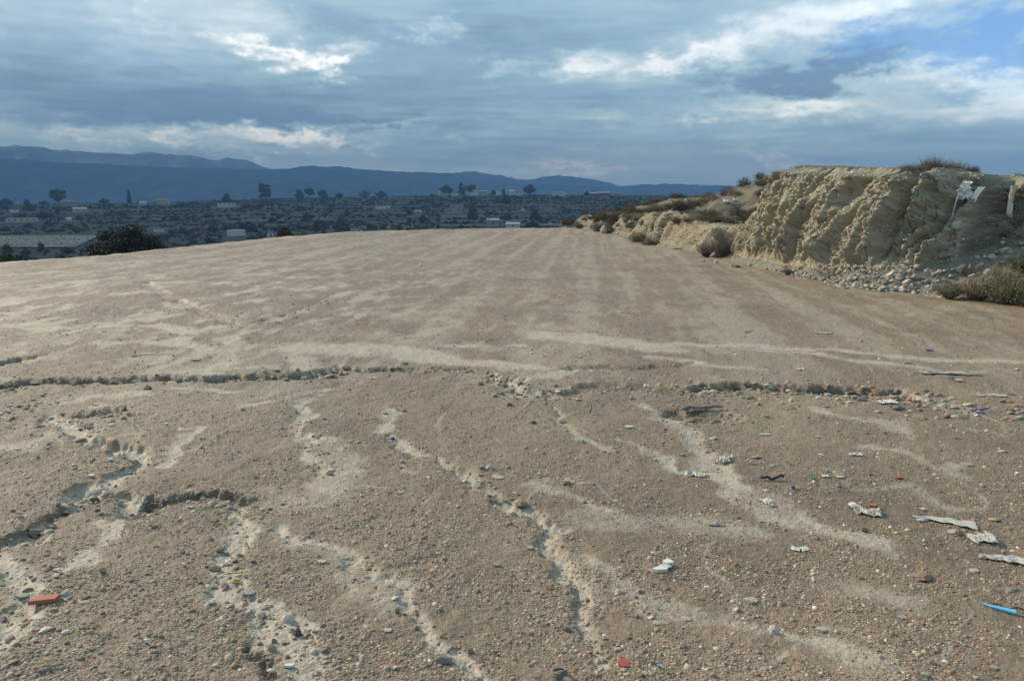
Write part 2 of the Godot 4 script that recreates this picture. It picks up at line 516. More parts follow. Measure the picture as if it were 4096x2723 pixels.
# stones that can be told apart: [x, z, width, variant, height share, tone, turn, label]
const TONES := [[0.52, 0.49, 0.43], [0.34, 0.325, 0.29], [0.20, 0.19, 0.175], [0.36, 0.29, 0.205], [0.25, 0.18, 0.125], [0.26, 0.17, 0.12], [0.09, 0.085, 0.08], [0.44, 0.40, 0.32]]
const STONES := [
	[-1.73, -2.69, 0.063, 0, 0.33, 0, 0.45, "long pale flat stone below the red tile piece", 0.0],
	[-1.81, -2.96, 0.063, 2, 0.32, 1, -0.25, "grey flat stone touching the corner of the red tile piece", 0.0],
	[-2, -2.97, 0.057, 5, 0.3, 1, 0.55, "grey brown flat stone above the red tile piece", 0.0],
	[-1.79, -3.06, 0.034, 2, 0.38, 3, 0.05, "tan flat flake above and beyond the red tile piece", 0.0],
	[-0.86, -2.79, 0.055, 2, 0.64, 0, 0.21, "angular pale stone casting a dark shadow on the stony sand channel", 0.0],
	[-0.8, -2.69, 0.041, 4, 0.73, 6, -0.35, "black angular lump below the angular pale stone", 0.0],
	[-0.76, -2.68, 0.03, 0, 0.61, 3, 0.53, "tan pebble touching the black angular lump", 0.0],
	[-0.86, -2.58, 0.041, 2, 0.67, 3, 0.23, "boxy grey tan stone at the head of the dark crack", 0.0],
	[-0.87, -2.64, 0.02, 1, 0.75, 4, 0.56, "brown pebble standing just behind the boxy grey tan stone", 0.0],
	[-1.11, -2.87, 0.038, 0, 0.44, 1, 0.47, "grey rounded stone alone on the channel sand", 0.0],
	[-0.97, -2.82, 0.035, 1, 0.44, 2, -0.24, "dark grey oval stone beside the angular pale stone", 0.0],
	[-1.97, -3.98, 0.079, 2, 0.34, 0, -0.17, "pale slab at the fork of the sandy gully", 0.0],
	[-2.24, -4.01, 0.063, 0, 0.43, 4, -0.4, "brown stone with a white chip on it in the sandy gully", 0.0],
	[-1.35, -3.4, 0.064, 4, 0.3, 5, -0.43, "reddish stone at the top of the stony channel", 0.0],
	[-1.31, -3.39, 0.028, 0, 0.64, 1, -0.52, "small grey stone against the reddish stone", 0.0],
	[-1.5, -3.36, 0.025, 1, 0.71, 2, -0.24, "dark round pebble beside the stony channel", 0.0],
	[-1.75, -3.14, 0.024, 3, 0.71, 2, 0.12, "dark mossy pebble on the gravel above the tile flake", 0.0],
	[-1.08, -2.99, 0.061, 5, 0.22, 1, -0.6, "long flat grey sliver below the yellow rings", 0.0],
	[-1.04, -3.07, 0.031, 0, 0.47, 2, 0.21, "grey pebble beside the yellow rings", 0.0],
	[-1.18, -3.11, 0.041, 2, 0.36, 1, -0.19, "flat grey stone lying across the yellow ring", 0.0],
	[-1.2, -3.06, 0.034, 1, 0.63, 2, -0.23, "dark round stone next to the yellow ring", 0.0],
	[-1.3, -3.22, 0.05, 1, 0.47, 4, 0.38, "brown rounded stone above the yellow rings", 0.0],
	[-0.85, -3.28, 0.044, 5, 0.3, 0, -0.02, "pale flat stone on the gravel beside the wide silt run", 0.0],
	[-1.07, -4.44, 0.046, 5, 0.27, 0, -0.22, "pale flat chip lying on top of a dark pebble", 0.0],
	[-1.06, -4.38, 0.04, 1, 0.51, 4, -0.02, "dark pebble under the pale flat chip", 0.0],
	[-1.47, -4.32, 0.025, 1, 0.7, 2, 0.25, "single dark pebble on the bare gravel", 0.0],
	[-1.15, -3.27, 0.036, 0, 0.55, 1, -0.53, "grey stone on the right bank of the stony channel", 0.0],
	[-1.23, -3.33, 0.031, 1, 0.48, 4, 0.57, "brown stone in the neck of the stony channel", 0.0],
	[-1.59, -2.42, 0.03, 0, 0.65, 1, -0.57, "grey round stone at the bottom edge near the corner", 0.0],
	[-1.57, -2.43, 0.026, 1, 0.6, 2, 0.3, "dark round stone next to the grey one at the bottom edge", 0.0],
	[-1.72, -2.48, 0.04, 0, 0.39, 3, 0.41, "tan oval stone near the bottom corner", 0.0],
	[-1.78, -2.53, 0.041, 5, 0.32, 1, -0.58, "grey flat stone at the picture edge near the bottom corner", 0.0],
	[-1.77, -2.58, 0.022, 1, 0.68, 2, 0.35, "dark pebble above the tan oval stone", 0.0],
	[-1.4, -2.44, 0.033, 5, 0.34, 3, -0.16, "tan flat stone on the gravel at the bottom", 0.0],
	[-0.67, -2.57, 0.03, 0, 0.58, 1, 0.09, "grey stone right of the dark crack", 0.0],
	[-0.67, -2.45, 0.025, 1, 0.66, 1, -0.59, "grey green pebble below the white tile fragment", 0.0],
	[-0.83, -2.63, 0.026, 0, 0.42, 2, -0.54, "grey pebble between the boxy stone and the tan pebble", 0.0],
	[-1.95, -2.78, 0.032, 1, 0.58, 2, -0.38, "dark round stone at the left picture edge below the tile", 0.0],
	[-2.36, -3.78, 0.05, 1, 0.56, 4, 0.55, "brown boulder in the lower sandy gully", 0.0],
	[-2.29, -3.63, 0.047, 0, 0.41, 1, -0.36, "grey stone in front of the brown boulder in the gully", 0.0],
	[-2.36, -3.67, 0.069, 3, 0.48, 2, 0.31, "dark clod overhanging the lower sandy gully", 0.0],
	[-2.27, -3.66, 0.041, 1, 0.56, 4, 0.52, "brown stone below the dark clod", 0.0],
	[-2.33, -4, 0.048, 0, 0.47, 1, 0.53, "grey stone at the edge of the sandy fork", 0.0],
	[-2.34, -3.55, 0.036, 0, 0.5, 1, -0.19, "grey stone where the sandy gully leaves the picture", 0.0],
	[-1.49, -3.72, 0.048, 1, 0.36, 2, -0.17, "dark flat stone above the stony channel", 0.0],
	[0.44, -3.01, 0.034, 2, 0.56, 0, 0.03, "small white cube like stone with a short shadow", 0.0],
	[0.54, -2.81, 0.032, 0, 0.5, 0, 0.33, "white stone below the small white cube like stone", 0.0],
	[0.55, -2.76, 0.033, 5, 0.29, 7, -0.47, "cream flat chip beside the white stone", 0.0],
	[0.31, -2.49, 0.026, 0, 0.59, 1, 0.3, "grey rounded stone next to the red shard", 0.0],
	[0.33, -2.54, 0.021, 1, 0.63, 2, 0.36, "dark pebble above the grey rounded stone near the red shard", 0.0],
	[-0.47, -2.95, 0.04, 0, 0.4, 0, 0.43, "white oval stone in the wide silt run", 0.0],
	[-0.39, -2.92, 0.021, 1, 0.75, 2, -0.56, "dark pebble right of the white oval stone", 0.0],
	[-0.45, -2.85, 0.021, 1, 0.75, 4, 0.53, "brown pebble in the silt below the white oval stone", 0.0],
	[-0.42, -2.84, 0.021, 0, 0.57, 2, -0.49, "grey pebble paired with the brown pebble in the silt", 0.0],
	[-0.36, -2.75, 0.019, 1, 0.61, 6, -0.19, "blackish pebble on the bare silt run", 0.0],
	[-0.34, -3.06, 0.027, 1, 0.68, 5, 0.13, "reddish brown stone on the gravel between two silt runs", 0.0],
	[-0.17, -2.5, 0.025, 2, 0.75, 0, 0.5, "white pebble beside the dark clod at the bottom", 0.0],
	[-0.43, -2.47, 0.021, 0, 0.75, 0, -0.19, "white pebble on the dark gravel at the bottom", 0.0],
	[-0.48, -2.53, 0.015, 4, 0.75, 0, 0.51, "upright white chip on the dark gravel", 0.0],
	[-0.47, -2.72, 0.035, 5, 0.25, 0, 0.05, "thin flat white stone left of the silt run", 0.0],
	[-0.24, -2.53, 0.061, 3, 0.38, 2, -0.23, "dark earthy clod in the silt run near the bottom", 0.0],
	[-0.11, -2.54, 0.023, 1, 0.57, 4, -0.22, "brown stone right of the dark earthy clod", 0.0],
	[0.08, -2.54, 0.019, 0, 0.66, 3, -0.39, "tan pebble in the gravel left of the coiled wire", 0.0],
	[0.08, -3.41, 0.036, 5, 0.3, 7, -0.51, "cream flat chip on the gravel left of the middle channel", 0.0],
	[-0.07, -3.26, 0.036, 5, 0.35, 3, -0.42, "tan flat stone on the gravel in the middle", 0.0],
	[0.22, -3.14, 0.057, 5, 0.23, 7, 0.23, "long cream flat stone in the middle channel", 0.0],
	[-0.13, -4.52, 0.056, 2, 0.47, 0, 0.6, "white block among the stones of the upper middle channel", 0.0],
	[-0.18, -4.52, 0.043, 0, 0.62, 1, -0.41, "grey stone beside the white block", 0.0],
	[-0.09, -4.38, 0.087, 5, 0.22, 7, -0.54, "broad flat cream slab below the white block", 0.0],
	[-0.27, -4.34, 0.036, 0, 0.53, 0, 0.58, "pale stone at the inner bend of the upper middle channel", 0.0],
	[-0.2, -4.33, 0.036, 2, 0.49, 0, 0.04, "small white stone left of the broad flat slab", 0.0],
	[-0.04, -4.07, 0.03, 1, 0.67, 1, -0.11, "grey stone in the channel below the broad flat slab", 0.0],
	[0.05, -3.95, 0.079, 4, 0.38, 4, -0.32, "brown angular clod on the channel bank", 0.0],
	[0.03, -4, 0.033, 0, 0.49, 0, 0.11, "pale stone resting against the brown angular clod", 0.0],
	[0.31, -4.25, 0.054, 3, 0.44, 4, 0.39, "brown mound like clod alone on the gravel", 0.0],
	[0.01, -3.83, 0.033, 1, 0.5, 2, -0.05, "dark stone at the lower end of the brown clod", 0.0],
	[0.21, -2.73, 0.027, 3, 0.75, 2, -0.09, "dark stone in the hollow of the middle channel", 0.0],
	[0.64, -3.05, 0.039, 1, 0.38, 4, -0.53, "brown stone below the broken white stone", 0.0],
	[0.53, -3.01, 0.024, 1, 0.51, 2, 0.5, "dark pebble right of the small white cube like stone", 0.0],
	[-0.62, -4.14, 0.056, 5, 0.22, 1, -0.56, "flat grey sliver on the gravel beside the pale washed area", 0.0],
	[-0.11, -2.43, 0.023, 1, 0.61, 2, -0.01, "dark pebble at the bottom of the silt run", 0.0],
	[-0.15, -2.59, 0.022, 1, 0.6, 2, 0.41, "dark pebble above the brown stone at the bottom", 0.0],
	[0.98, -2.71, 0.045, 2, 0.63, 0, -0.44, "angular white stone alone on the near gravel", 0.0],
	[0.96, -2.94, 0.065, 5, 0.3, 7, 0.28, "broad cream flake on the gravel", 0.0],
	[0.89, -2.88, 0.029, 0, 0.62, 0, 0.54, "pale knobbly stone below the broad cream flake", 0.0],
	[0.96, -2.83, 0.018, 0, 0.7, 7, 0.16, "small cream pebble near the pale knobbly stone", 0.0],
	[1.16, -2.72, 0.049, 5, 0.27, 7, 0.35, "thin cream flake right of the angular white stone", 0.0],
	[1.55, -2.72, 0.022, 5, 0.32, 0, -0.47, "small flat white chip left of the blue pipe", 0.0],
	[2.02, -3.21, 0.042, 5, 0.34, 0, -0.08, "white flat oval stone below the fibrous strip", 0.0],
	[2.43, -3.74, 0.064, 0, 0.29, 3, -0.42, "tan orange oval stone above the grey film", 0.0],
	[1.39, -2.41, 0.032, 5, 0.58, 7, 0.41, "cream flat stone at the bottom edge under the blue pipe", 0.0],
	[1.71, -3.59, 0.03, 1, 0.64, 6, -0.25, "black pebble alone on the silt plume", 0.0],
	[1.46, -2.49, 0.025, 1, 0.59, 2, -0.06, "dark pebble on the gravel near the bottom right", 0.0],
	[1.76, -3.14, 0.099, 3, 0.22, 5, 0.6, "reddish crumbly clod on the right gravel", 0.0],
	[2.14, -3.59, 0.06, 0, 0.41, 1, 0.42, "grey stone beside the long white strip", 0.0],
	[2.16, -3.57, 0.04, 1, 0.56, 4, 0.57, "brown stone wedged beside the long white strip", 0.0],
	[0.67, -2.8, 0.044, 5, 0.22, 7, -0.06, "pale flat sliver at the edge of the faint silt run", 0.0],
	[1.51, -2.81, 0.042, 5, 0.22, 1, -0.01, "flat grey flake on the gravel near the small white chip", 0.0],
	[1.66, -2.47, 0.032, 5, 0.3, 1, 0.28, "grey flat flake near the bottom right corner", 0.0],
	[1.49, -3.12, 0.022, 1, 0.57, 5, -0.03, "reddish pebble left of the crumbly clod", 0.0],
	[2.36, -4.28, 0.026, 5, 0.35, 0, -0.25, "pale chip above the orange shards", 0.0],
	[2.73, -4.53, 0.08, 5, 0.22, 1, -0.12, "grey flat slab among the upper right gravel", 0.0],
	[-2.94, -5.78, 0.051, 1, 0.51, 6, -0.42, "black mossy stone at the end of the short dark bank", 0.0],
	[-3.06, -6.45, 0.069, 1, 0.47, 6, -0.15, "black round tuft like stone in front of the long dark gully", 0.0],
	[-3.27, -5.99, 0.06, 5, 0.27, 0, 0.59, "pale flat stone on the washed patch", 0.0],
	[-2.94, -5.15, 0.093, 0, 0.33, 1, 0.55, "grey boulder in the bend of the sandy zigzag gully", 0.0],
	[-2.99, -5.39, 0.054, 1, 0.45, 2, 0.15, "dark stone above the grey boulder in the zigzag gully", 0.0],
	[-3.64, -6.84, 0.108, 0, 0.32, 1, 0, "flat grey boulder inside the long dark gully", 0.0],
	[-3.12, -6.83, 0.081, 2, 0.33, 1, -0.19, "grey stone at the middle of the long dark gully", 0.0],
	[-2.19, -7.18, 0.074, 0, 0.38, 1, -0.49, "grey stone on the far lip of the long dark gully", 0.0],
	[-1.99, -6.79, 0.059, 0, 0.51, 1, -0.27, "grey stone where the long dark gully starts to bend", 0.0],
	[-1.83, -6.96, 0.124, 1, 0.28, 2, 0.34, "dark grey boulder in the bend of the long gully", 0.0],
	[-1.65, -6.98, 0.11, 0, 0.3, 1, 0.44, "grey boulder next to the dark grey one in the gully bend", 0.0],
	[-4.14, -6.71, 0.058, 2, 0.41, 1, -0.17, "small grey block at the left part of the long gully", 0.0],
	[-4.27, -6.85, 0.089, 5, 0.27, 3, 0.34, "tan slab leaning on the lip of the long gully", 0.0],
	[-3.14, -7.64, 0.105, 5, 0.22, 1, 0.33, "flat pale grey slab beyond the long gully", 0.0],
	[-3.87, -6.16, 0.054, 5, 0.31, 7, 0.23, "cream flat chip near the left edge in front of the long gully", 0.0],
	[-3.2, -4.88, 0.045, 5, 0.26, 0, 0.2, "white sliver on the left gravel", 0.0],
	[0.16, -5.46, 0.037, 1, 0.53, 6, 0.31, "lone black stone on the open gravel", 0.0],
	[-0.07, -6.66, 0.082, 4, 0.44, 5, -0.16, "reddish stone at the mouth of the branching rill", 0.0],
	[-1.26, -6.9, 0.101, 5, 0.24, 7, 0.25, "cream flat slab in front of the thin gully", 0.0],
	[-1.04, -7.51, 0.065, 0, 0.41, 1, -0.26, "grey stone on the lip of the thin gully", 0.0],
	[0.27, -6.28, 0.112, 0, 0.22, 1, -0.02, "grey flat boulder in the stony right gully", 0.0],
	[0.07, -6.63, 0.06, 0, 0.42, 2, 0.32, "grey stone in the mouth of the branching rill", 0.0],
	[-0.96, -5.75, 0.046, 5, 0.26, 2, 0.23, "dark flat stone at the head of the small silt fan", 0.0],
	[0.37, -5.51, 0.055, 1, 0.39, 2, -0.25, "dark stone on the thin right rill", 0.0],
	[-0.02, -5.95, 0.047, 3, 0.64, 4, 0.53, "brown clod on the edge below the branching rill", 0.0],
	[3.22, -6.07, 0.077, 0, 0.35, 0, 0.18, "white boulder among the litter on the right", 0.0],
	[3.55, -5.93, 0.094, 0, 0.36, 7, 0.1, "large cream boulder in the right hand rubble", 0.0],
	[3.72, -5.58, 0.071, 0, 0.52, 0, -0.59, "pale boulder at the right picture edge", 0.0],
	[2.8, -6.12, 0.073, 1, 0.42, 2, 0.06, "dark stone at the end of the deep right gully", 0.0],
	[2.58, -6.26, 0.057, 5, 0.33, 0, -0.3, "pale flat stone in the deep right gully", 0.0],
	[2.72, -6.22, 0.054, 0, 0.34, 0, 0.21, "white stone next to the dark shade of the deep gully", 0.0],
	[2.46, -6.37, 0.058, 0, 0.33, 1, -0.04, "grey stone between the two dark parts of the gully", 0.0],
	[1.59, -6.4, 0.076, 0, 0.38, 1, 0.38, "grey boulder at the left of the deep right gully", 0.0],
	[1.6, -6.65, 0.039, 2, 0.45, 0, 0.18, "tiny white block behind the grey boulder", 0.0],
	[3.44, -6.36, 0.068, 2, 0.31, 2, 0.36, "dark block on the slope beyond the deep gully", 0.0],
	[4.09, -6.28, 0.055, 1, 0.34, 4, -0.18, "brown stone at the right edge beyond the rubble", 0.0],
	[3.31, -5.59, 0.078, 1, 0.3, 2, 0.17, "dark stone cluster below the blue rope", 0.0],
	[3.43, -5.62, 0.049, 0, 0.48, 0, 0.29, "pale stone right below the blue rope", 0.0],
	[2.95, -5.83, 0.104, 3, 0.28, 2, 0.39, "dark pile like clod in the right rubble", 0.0],
	[2.16, -5.86, 0.047, 1, 0.38, 5, -0.18, "reddish clod beside the driftwood", 0.0],
	[1.33, -5.53, 0.133, 3, 0.23, 4, 0.41, "dark brown clod under the driftwood log", 0.0],
	[1.47, -5.51, 0.099, 3, 0.27, 4, 0.44, "brown broken clod at the end of the driftwood hollow", 0.0],
	[1.35, -5.07, 0.063, 0, 0.31, 7, 0.23, "pale stone below the driftwood hollow", 0.0],
	[2.05, -5.09, 0.041, 5, 0.38, 0, 0.57, "white flat chip on the middle right gravel", 0.0],
	[3.86, -7.52, 0.089, 5, 0.22, 3, 0.55, "tan flat flake beyond the deep gully", 0.0],
	[3.11, -4.79, 0.058, 0, 0.25, 7, 0.02, "cream stone at the right edge of the open gravel", 0.0],
	[2.73, -4.53, 0.073, 5, 0.23, 1, 0.04, "grey flat slab on the right gravel", 0.0],
	[1.51, -4.67, 0.066, 0, 0.32, 3, -0.4, "tan stones lying beside the sand filled bag", 0.0]]
const ROCKS := [
	[6.12, -13.96, 0.186, 4, 0.79, 0, 0.4, "upright pale block at the start of the boulder row", 0],
	[6.51, -14.07, 0.295, 2, 0.66, 0, 0.52, "largest white boulder of the row at the bank foot", 0],
	[6.43, -13.61, 0.204, 0, 0.56, 0, -0.03, "pale boulder leaning on the largest white boulder", 0],
	[6.6, -13.52, 0.24, 0, 0.45, 0, 0.23, "broad pale boulder in the middle of the row", 0],
	[6.73, -13.39, 0.271, 2, 0.47, 0, 0.26, "angular pale boulder right of the middle of the row", 0],
	[6.64, -13.73, 0.205, 0, 0.75, 0, 0.28, "white boulder set above the row in the rubble", 0.2],
	[6.74, -13.64, 0.192, 2, 0.51, 1, -0.39, "grey boulder above the broad pale boulder", 0.17],
	[6.79, -13.49, 0.174, 0, 0.62, 0, 0.34, "pale boulder between the row and the rubble", 0.12],
	[6.98, -13.11, 0.101, 4, 0.81, 7, 0.1, "cream block at the far right end of the boulder row", 0],
	[7.38, -14.27, 0.115, 2, 0.81, 0, 0.2, "small bright white rock near the right end of the row", 0],
	[7.04, -13.43, 0.163, 0, 0.51, 1, -0.1, "grey rock beside the cream block", 0],
	[7.06, -13.1, 0.143, 1, 0.73, 1, 0.15, "grey rock beside the olive shrub", 0.07],
	[7.62, -13.37, 0.204, 0, 0.71, 0, 0.33, "round white boulder on the rubble slope", 0.4],
	[7.75, -13.28, 0.23, 3, 0.69, 5, 0.16, "reddish clod next to the round white boulder", 0.35],
	[7.93, -13.37, 0.145, 0, 0.77, 0, 0.26, "pale rounded rock higher up the rubble slope", 0.46],
	[7.93, -13.1, 0.185, 2, 0.57, 1, -0.57, "grey block low on the rubble slope", 0.34],
	[8.45, -13.55, 0.266, 0, 0.42, 0, -0.41, "long pale boulder below the hollow of the cliff", 0.76],
	[8.49, -13.55, 0.179, 2, 0.44, 0, -0.07, "white boulder under the long pale boulder", 0.68],
	[8.16, -13.49, 0.162, 2, 0.54, 0, 0.18, "pale rock left of the long pale boulder", 0.76],
	[8.39, -13.4, 0.161, 5, 0.51, 0, -0.34, "pale slab standing on the rubble near the green shrub", 0.57],
	[6.11, -14.65, 0.266, 0, 0.42, 0, 0.22, "pale boulder at the left of the boulder row", 0],
	[6.16, -14.27, 0.173, 1, 0.66, 0, 0.16, "pale rounded rock behind the upright block", 0.1],
	[5.99, -14.66, 0.166, 1, 0.48, 2, -0.55, "dark rock before the left end of the boulder row", 0],
	[6.01, -15.07, 0.164, 0, 0.67, 1, -0.03, "grey rock beside the thin dry bush", 0],
	[5.95, -15.58, 0.17, 2, 0.5, 1, -0.33, "grey rock left of the thin dry bush", 0],
	[5.87, -13.82, 0.123, 5, 0.37, 4, -0.54, "flat brown stone on the gravel before the boulder row", 0],
	[7.49, -13.85, 0.233, 4, 0.64, 1, -0.44, "grey angular block on the upper rubble slope", 0.53],
	[6.46, -13.91, 0.168, 0, 0.6, 1, -0.22, "grey rock above the largest white boulder", 0.16],
	[6.28, -14.03, 0.153, 2, 0.6, 1, -0.38, "grey rock between the upright block and the largest boulder", 0.11],
	[6.49, -13.67, 0.138, 0, 0.61, 1, -0.37, "grey rock wedged behind the largest white boulder", 0.1],
	[6.95, -13.55, 0.164, 2, 0.6, 1, -0.56, "grey angular rock in the middle of the rubble", 0.2],
	[7.06, -13.37, 0.135, 0, 0.65, 1, -0.04, "grey rock above the cream block", 0.14],
	[7.31, -13.46, 0.19, 0, 0.51, 1, -0.14, "pale grey rock in the rubble above the olive shrub", 0.25],
	[7.68, -13.13, 0.132, 0, 0.54, 0, 0.13, "small white rock below the reddish clod", 0.27],
	[5.12, -18.07, 0.232, 5, 0.31, 2, 0.11, "dark flat stone at the foot of the tall cliff", 0],
	[6.02, -17.16, 0.207, 1, 0.51, 4, -0.31, "brown clod at the foot of the tall cliff", 0],
	[6.08, -16.63, 0.167, 0, 0.54, 1, 0.48, "grey stone at the cliff foot left of the dry bush", 0],
	[9.53, -15.68, 0.142, 0, 0.51, 7, -0.6, "cream stone on the crest of the bank", 2.07],
	[4.83, -19.83, 0.078, 0, 0.62, 7, -0.11, "small cream stone lying out on the gravel before the cliff", 0],
	[5.01, -19.37, 0.158, 2, 0.57, 7, -0.27, "cream angular stone at the foot of the big thorn bush", 0],
	[7.58, -35.15, 0.293, 5, 0.8, 1, -0.11, "pale slab sticking out of the scrub mound", 1.37],
	[6.03, -27.32, 0.285, 3, 0.77, 1, -0.46, "grey earth lump on the slope of the mound", 1.19],
	[5.45, -26.87, 0.321, 3, 0.45, 1, 0.4, "grey rubble lump behind the first clay step", 1.12]]
func build_stones(list: Array, called: String, category: String, group: String) -> void:
	for s in list:
		var v: int = s[3]
		var key := "stone%d" % v
		if not mats.has(key):
			mats[key] = stone_mesh(500 + v * 7, 3, [9, 5, 11, 7, 13, 6][v], [0.25, 0.3, 0.2, 0.35, 0.2, 0.22][v], true)
		var t: Array = TONES[s[5]]
		var m := matte("stone tone %d" % s[5], t[0] * 1.15, t[1] * 1.15, t[2] * 1.15, 0.9, 6.0)
		var o := obj(called, mats[key], m)
		var w: float = s[2]
		o.position = Vector3(s[0], ground_h(s[0], s[1]), s[1])
		if s[8] > 0.0: o.position = on_bank(Vector3(s[0], s[8], s[1]))
		o.position.y -= w * 0.06 * s[4]
		o.rotation.y = s[6]
		o.scale = Vector3(w, w * s[4] / 0.5, w * 0.8)
		tag(o, s[7], category, group)

# ------------------------------------------------------------------ the bank beside the plateau
var BANK: Array[Vector2] = [Vector2(2.38, -41.07), Vector2(3.4, -39.8), Vector2(4.09, -36.93), Vector2(4.47, -32.28), Vector2(4.53, -28.03), Vector2(4.77, -25.51), Vector2(5.26, -23.4), Vector2(5.38, -21.24), Vector2(5.5, -19.45), Vector2(5.6, -17.8), Vector2(5.72, -16.2), Vector2(5.89, -15.04), Vector2(5.98, -14.1), Vector2(6.33, -13.49), Vector2(6.84, -13.14), Vector2(7.14, -12.48), Vector2(7.49, -12), Vector2(7.64, -11.66), Vector2(8.6, -8.2), Vector2(10, -4), Vector2(11.5, 1)]
# [along the foot, crest height, setback, rise behind, over, rubble height, rubble setback, overhang]
var BANK_KEYS := [[0, 0.06, 0.4, 0.05, 3, 0.02, 0.1, 0], [1.04, 0.68, 1, 0.35, 3, 0.08, 0.25, 0], [4.58, 0.88, 1.1, 0.6, 3, 0.1, 0.3, 0], [9.25, 0.85, 1, 0.8, 4, 0.1, 0.3, 0], [13.5, 1.12, 0.8, 0.95, 4, 0.1, 0.25, 0], [16.03, 1.12, 0.7, 0.9, 4, 0.08, 0.2, 0], [16.9, 0.85, 0.7, 1.05, 4, 0.08, 0.2, 0], [19.18, 0.8, 0.7, 0.95, 4.2, 0.08, 0.25, 0], [20.83, 0.88, 0.9, 0.75, 4, 0.1, 0.3, 0], [21.61, 1.35, 0.95, 0.5, 3, 0.1, 0.3, 0], [22.16, 1.98, 1, 0.2, 2.5, 0.12, 0.3, 0], [22.69, 2.24, 1.05, 0.05, 2, 0.14, 0.3, 0], [24.34, 2.2, 1.05, 0.05, 2, 0.15, 0.3, 0], [25.81, 2.14, 1.1, 0.05, 2, 0.2, 0.35, 0], [27.63, 2.08, 1.15, 0.08, 2, 0.3, 0.5, 0], [28.38, 2.03, 1.3, 0.05, 2, 0.42, 0.7, 0], [28.94, 2, 1.5, 0.05, 2, 0.52, 0.95, 0.05], [29.3, 1.98, 2.9, 0.05, 2, 0.75, 1.9, 0.6], [30.17, 1.96, 3.5, 0.05, 2, 0.85, 2.3, 0.9], [31.44, 2.05, 3.3, 0.05, 2, 0.8, 2.1, 0.8], [37.44, 1.8, 2, 0.1, 2, 0.5, 1, 0.2]]
const FAR1 := 10.19
const BIG0 := 21.61
const BIG1 := 31.54
var bank_len := PackedFloat32Array()
var bank_pos := PackedVector3Array()
var bank_nx := 0
const B_TALUS := 18
const B_FACE := 84
const B_TOP := 36

func bank_base(s: float) -> Vector2:
	for i in range(1, BANK.size()):
		if s <= bank_len[i] or i == BANK.size() - 1:
			return BANK[i - 1].lerp(BANK[i], (s - bank_len[i - 1]) / (bank_len[i] - bank_len[i - 1]))
	return BANK[-1]

func bank_key(s: float) -> Array:
	var last := BANK_KEYS.size() - 1
	for i in range(1, BANK_KEYS.size()):
		if s <= BANK_KEYS[i][0] or i == last:
			var a: Array = BANK_KEYS[i - 1]
			var b: Array = BANK_KEYS[i]
			var t := sm(0, 1, clampf((s - a[0]) / (b[0] - a[0]), 0, 1))
			var o := []
			for k in a.size(): o.append(lerpf(a[k], b[k], t))
			return o
	return BANK_KEYS[last]

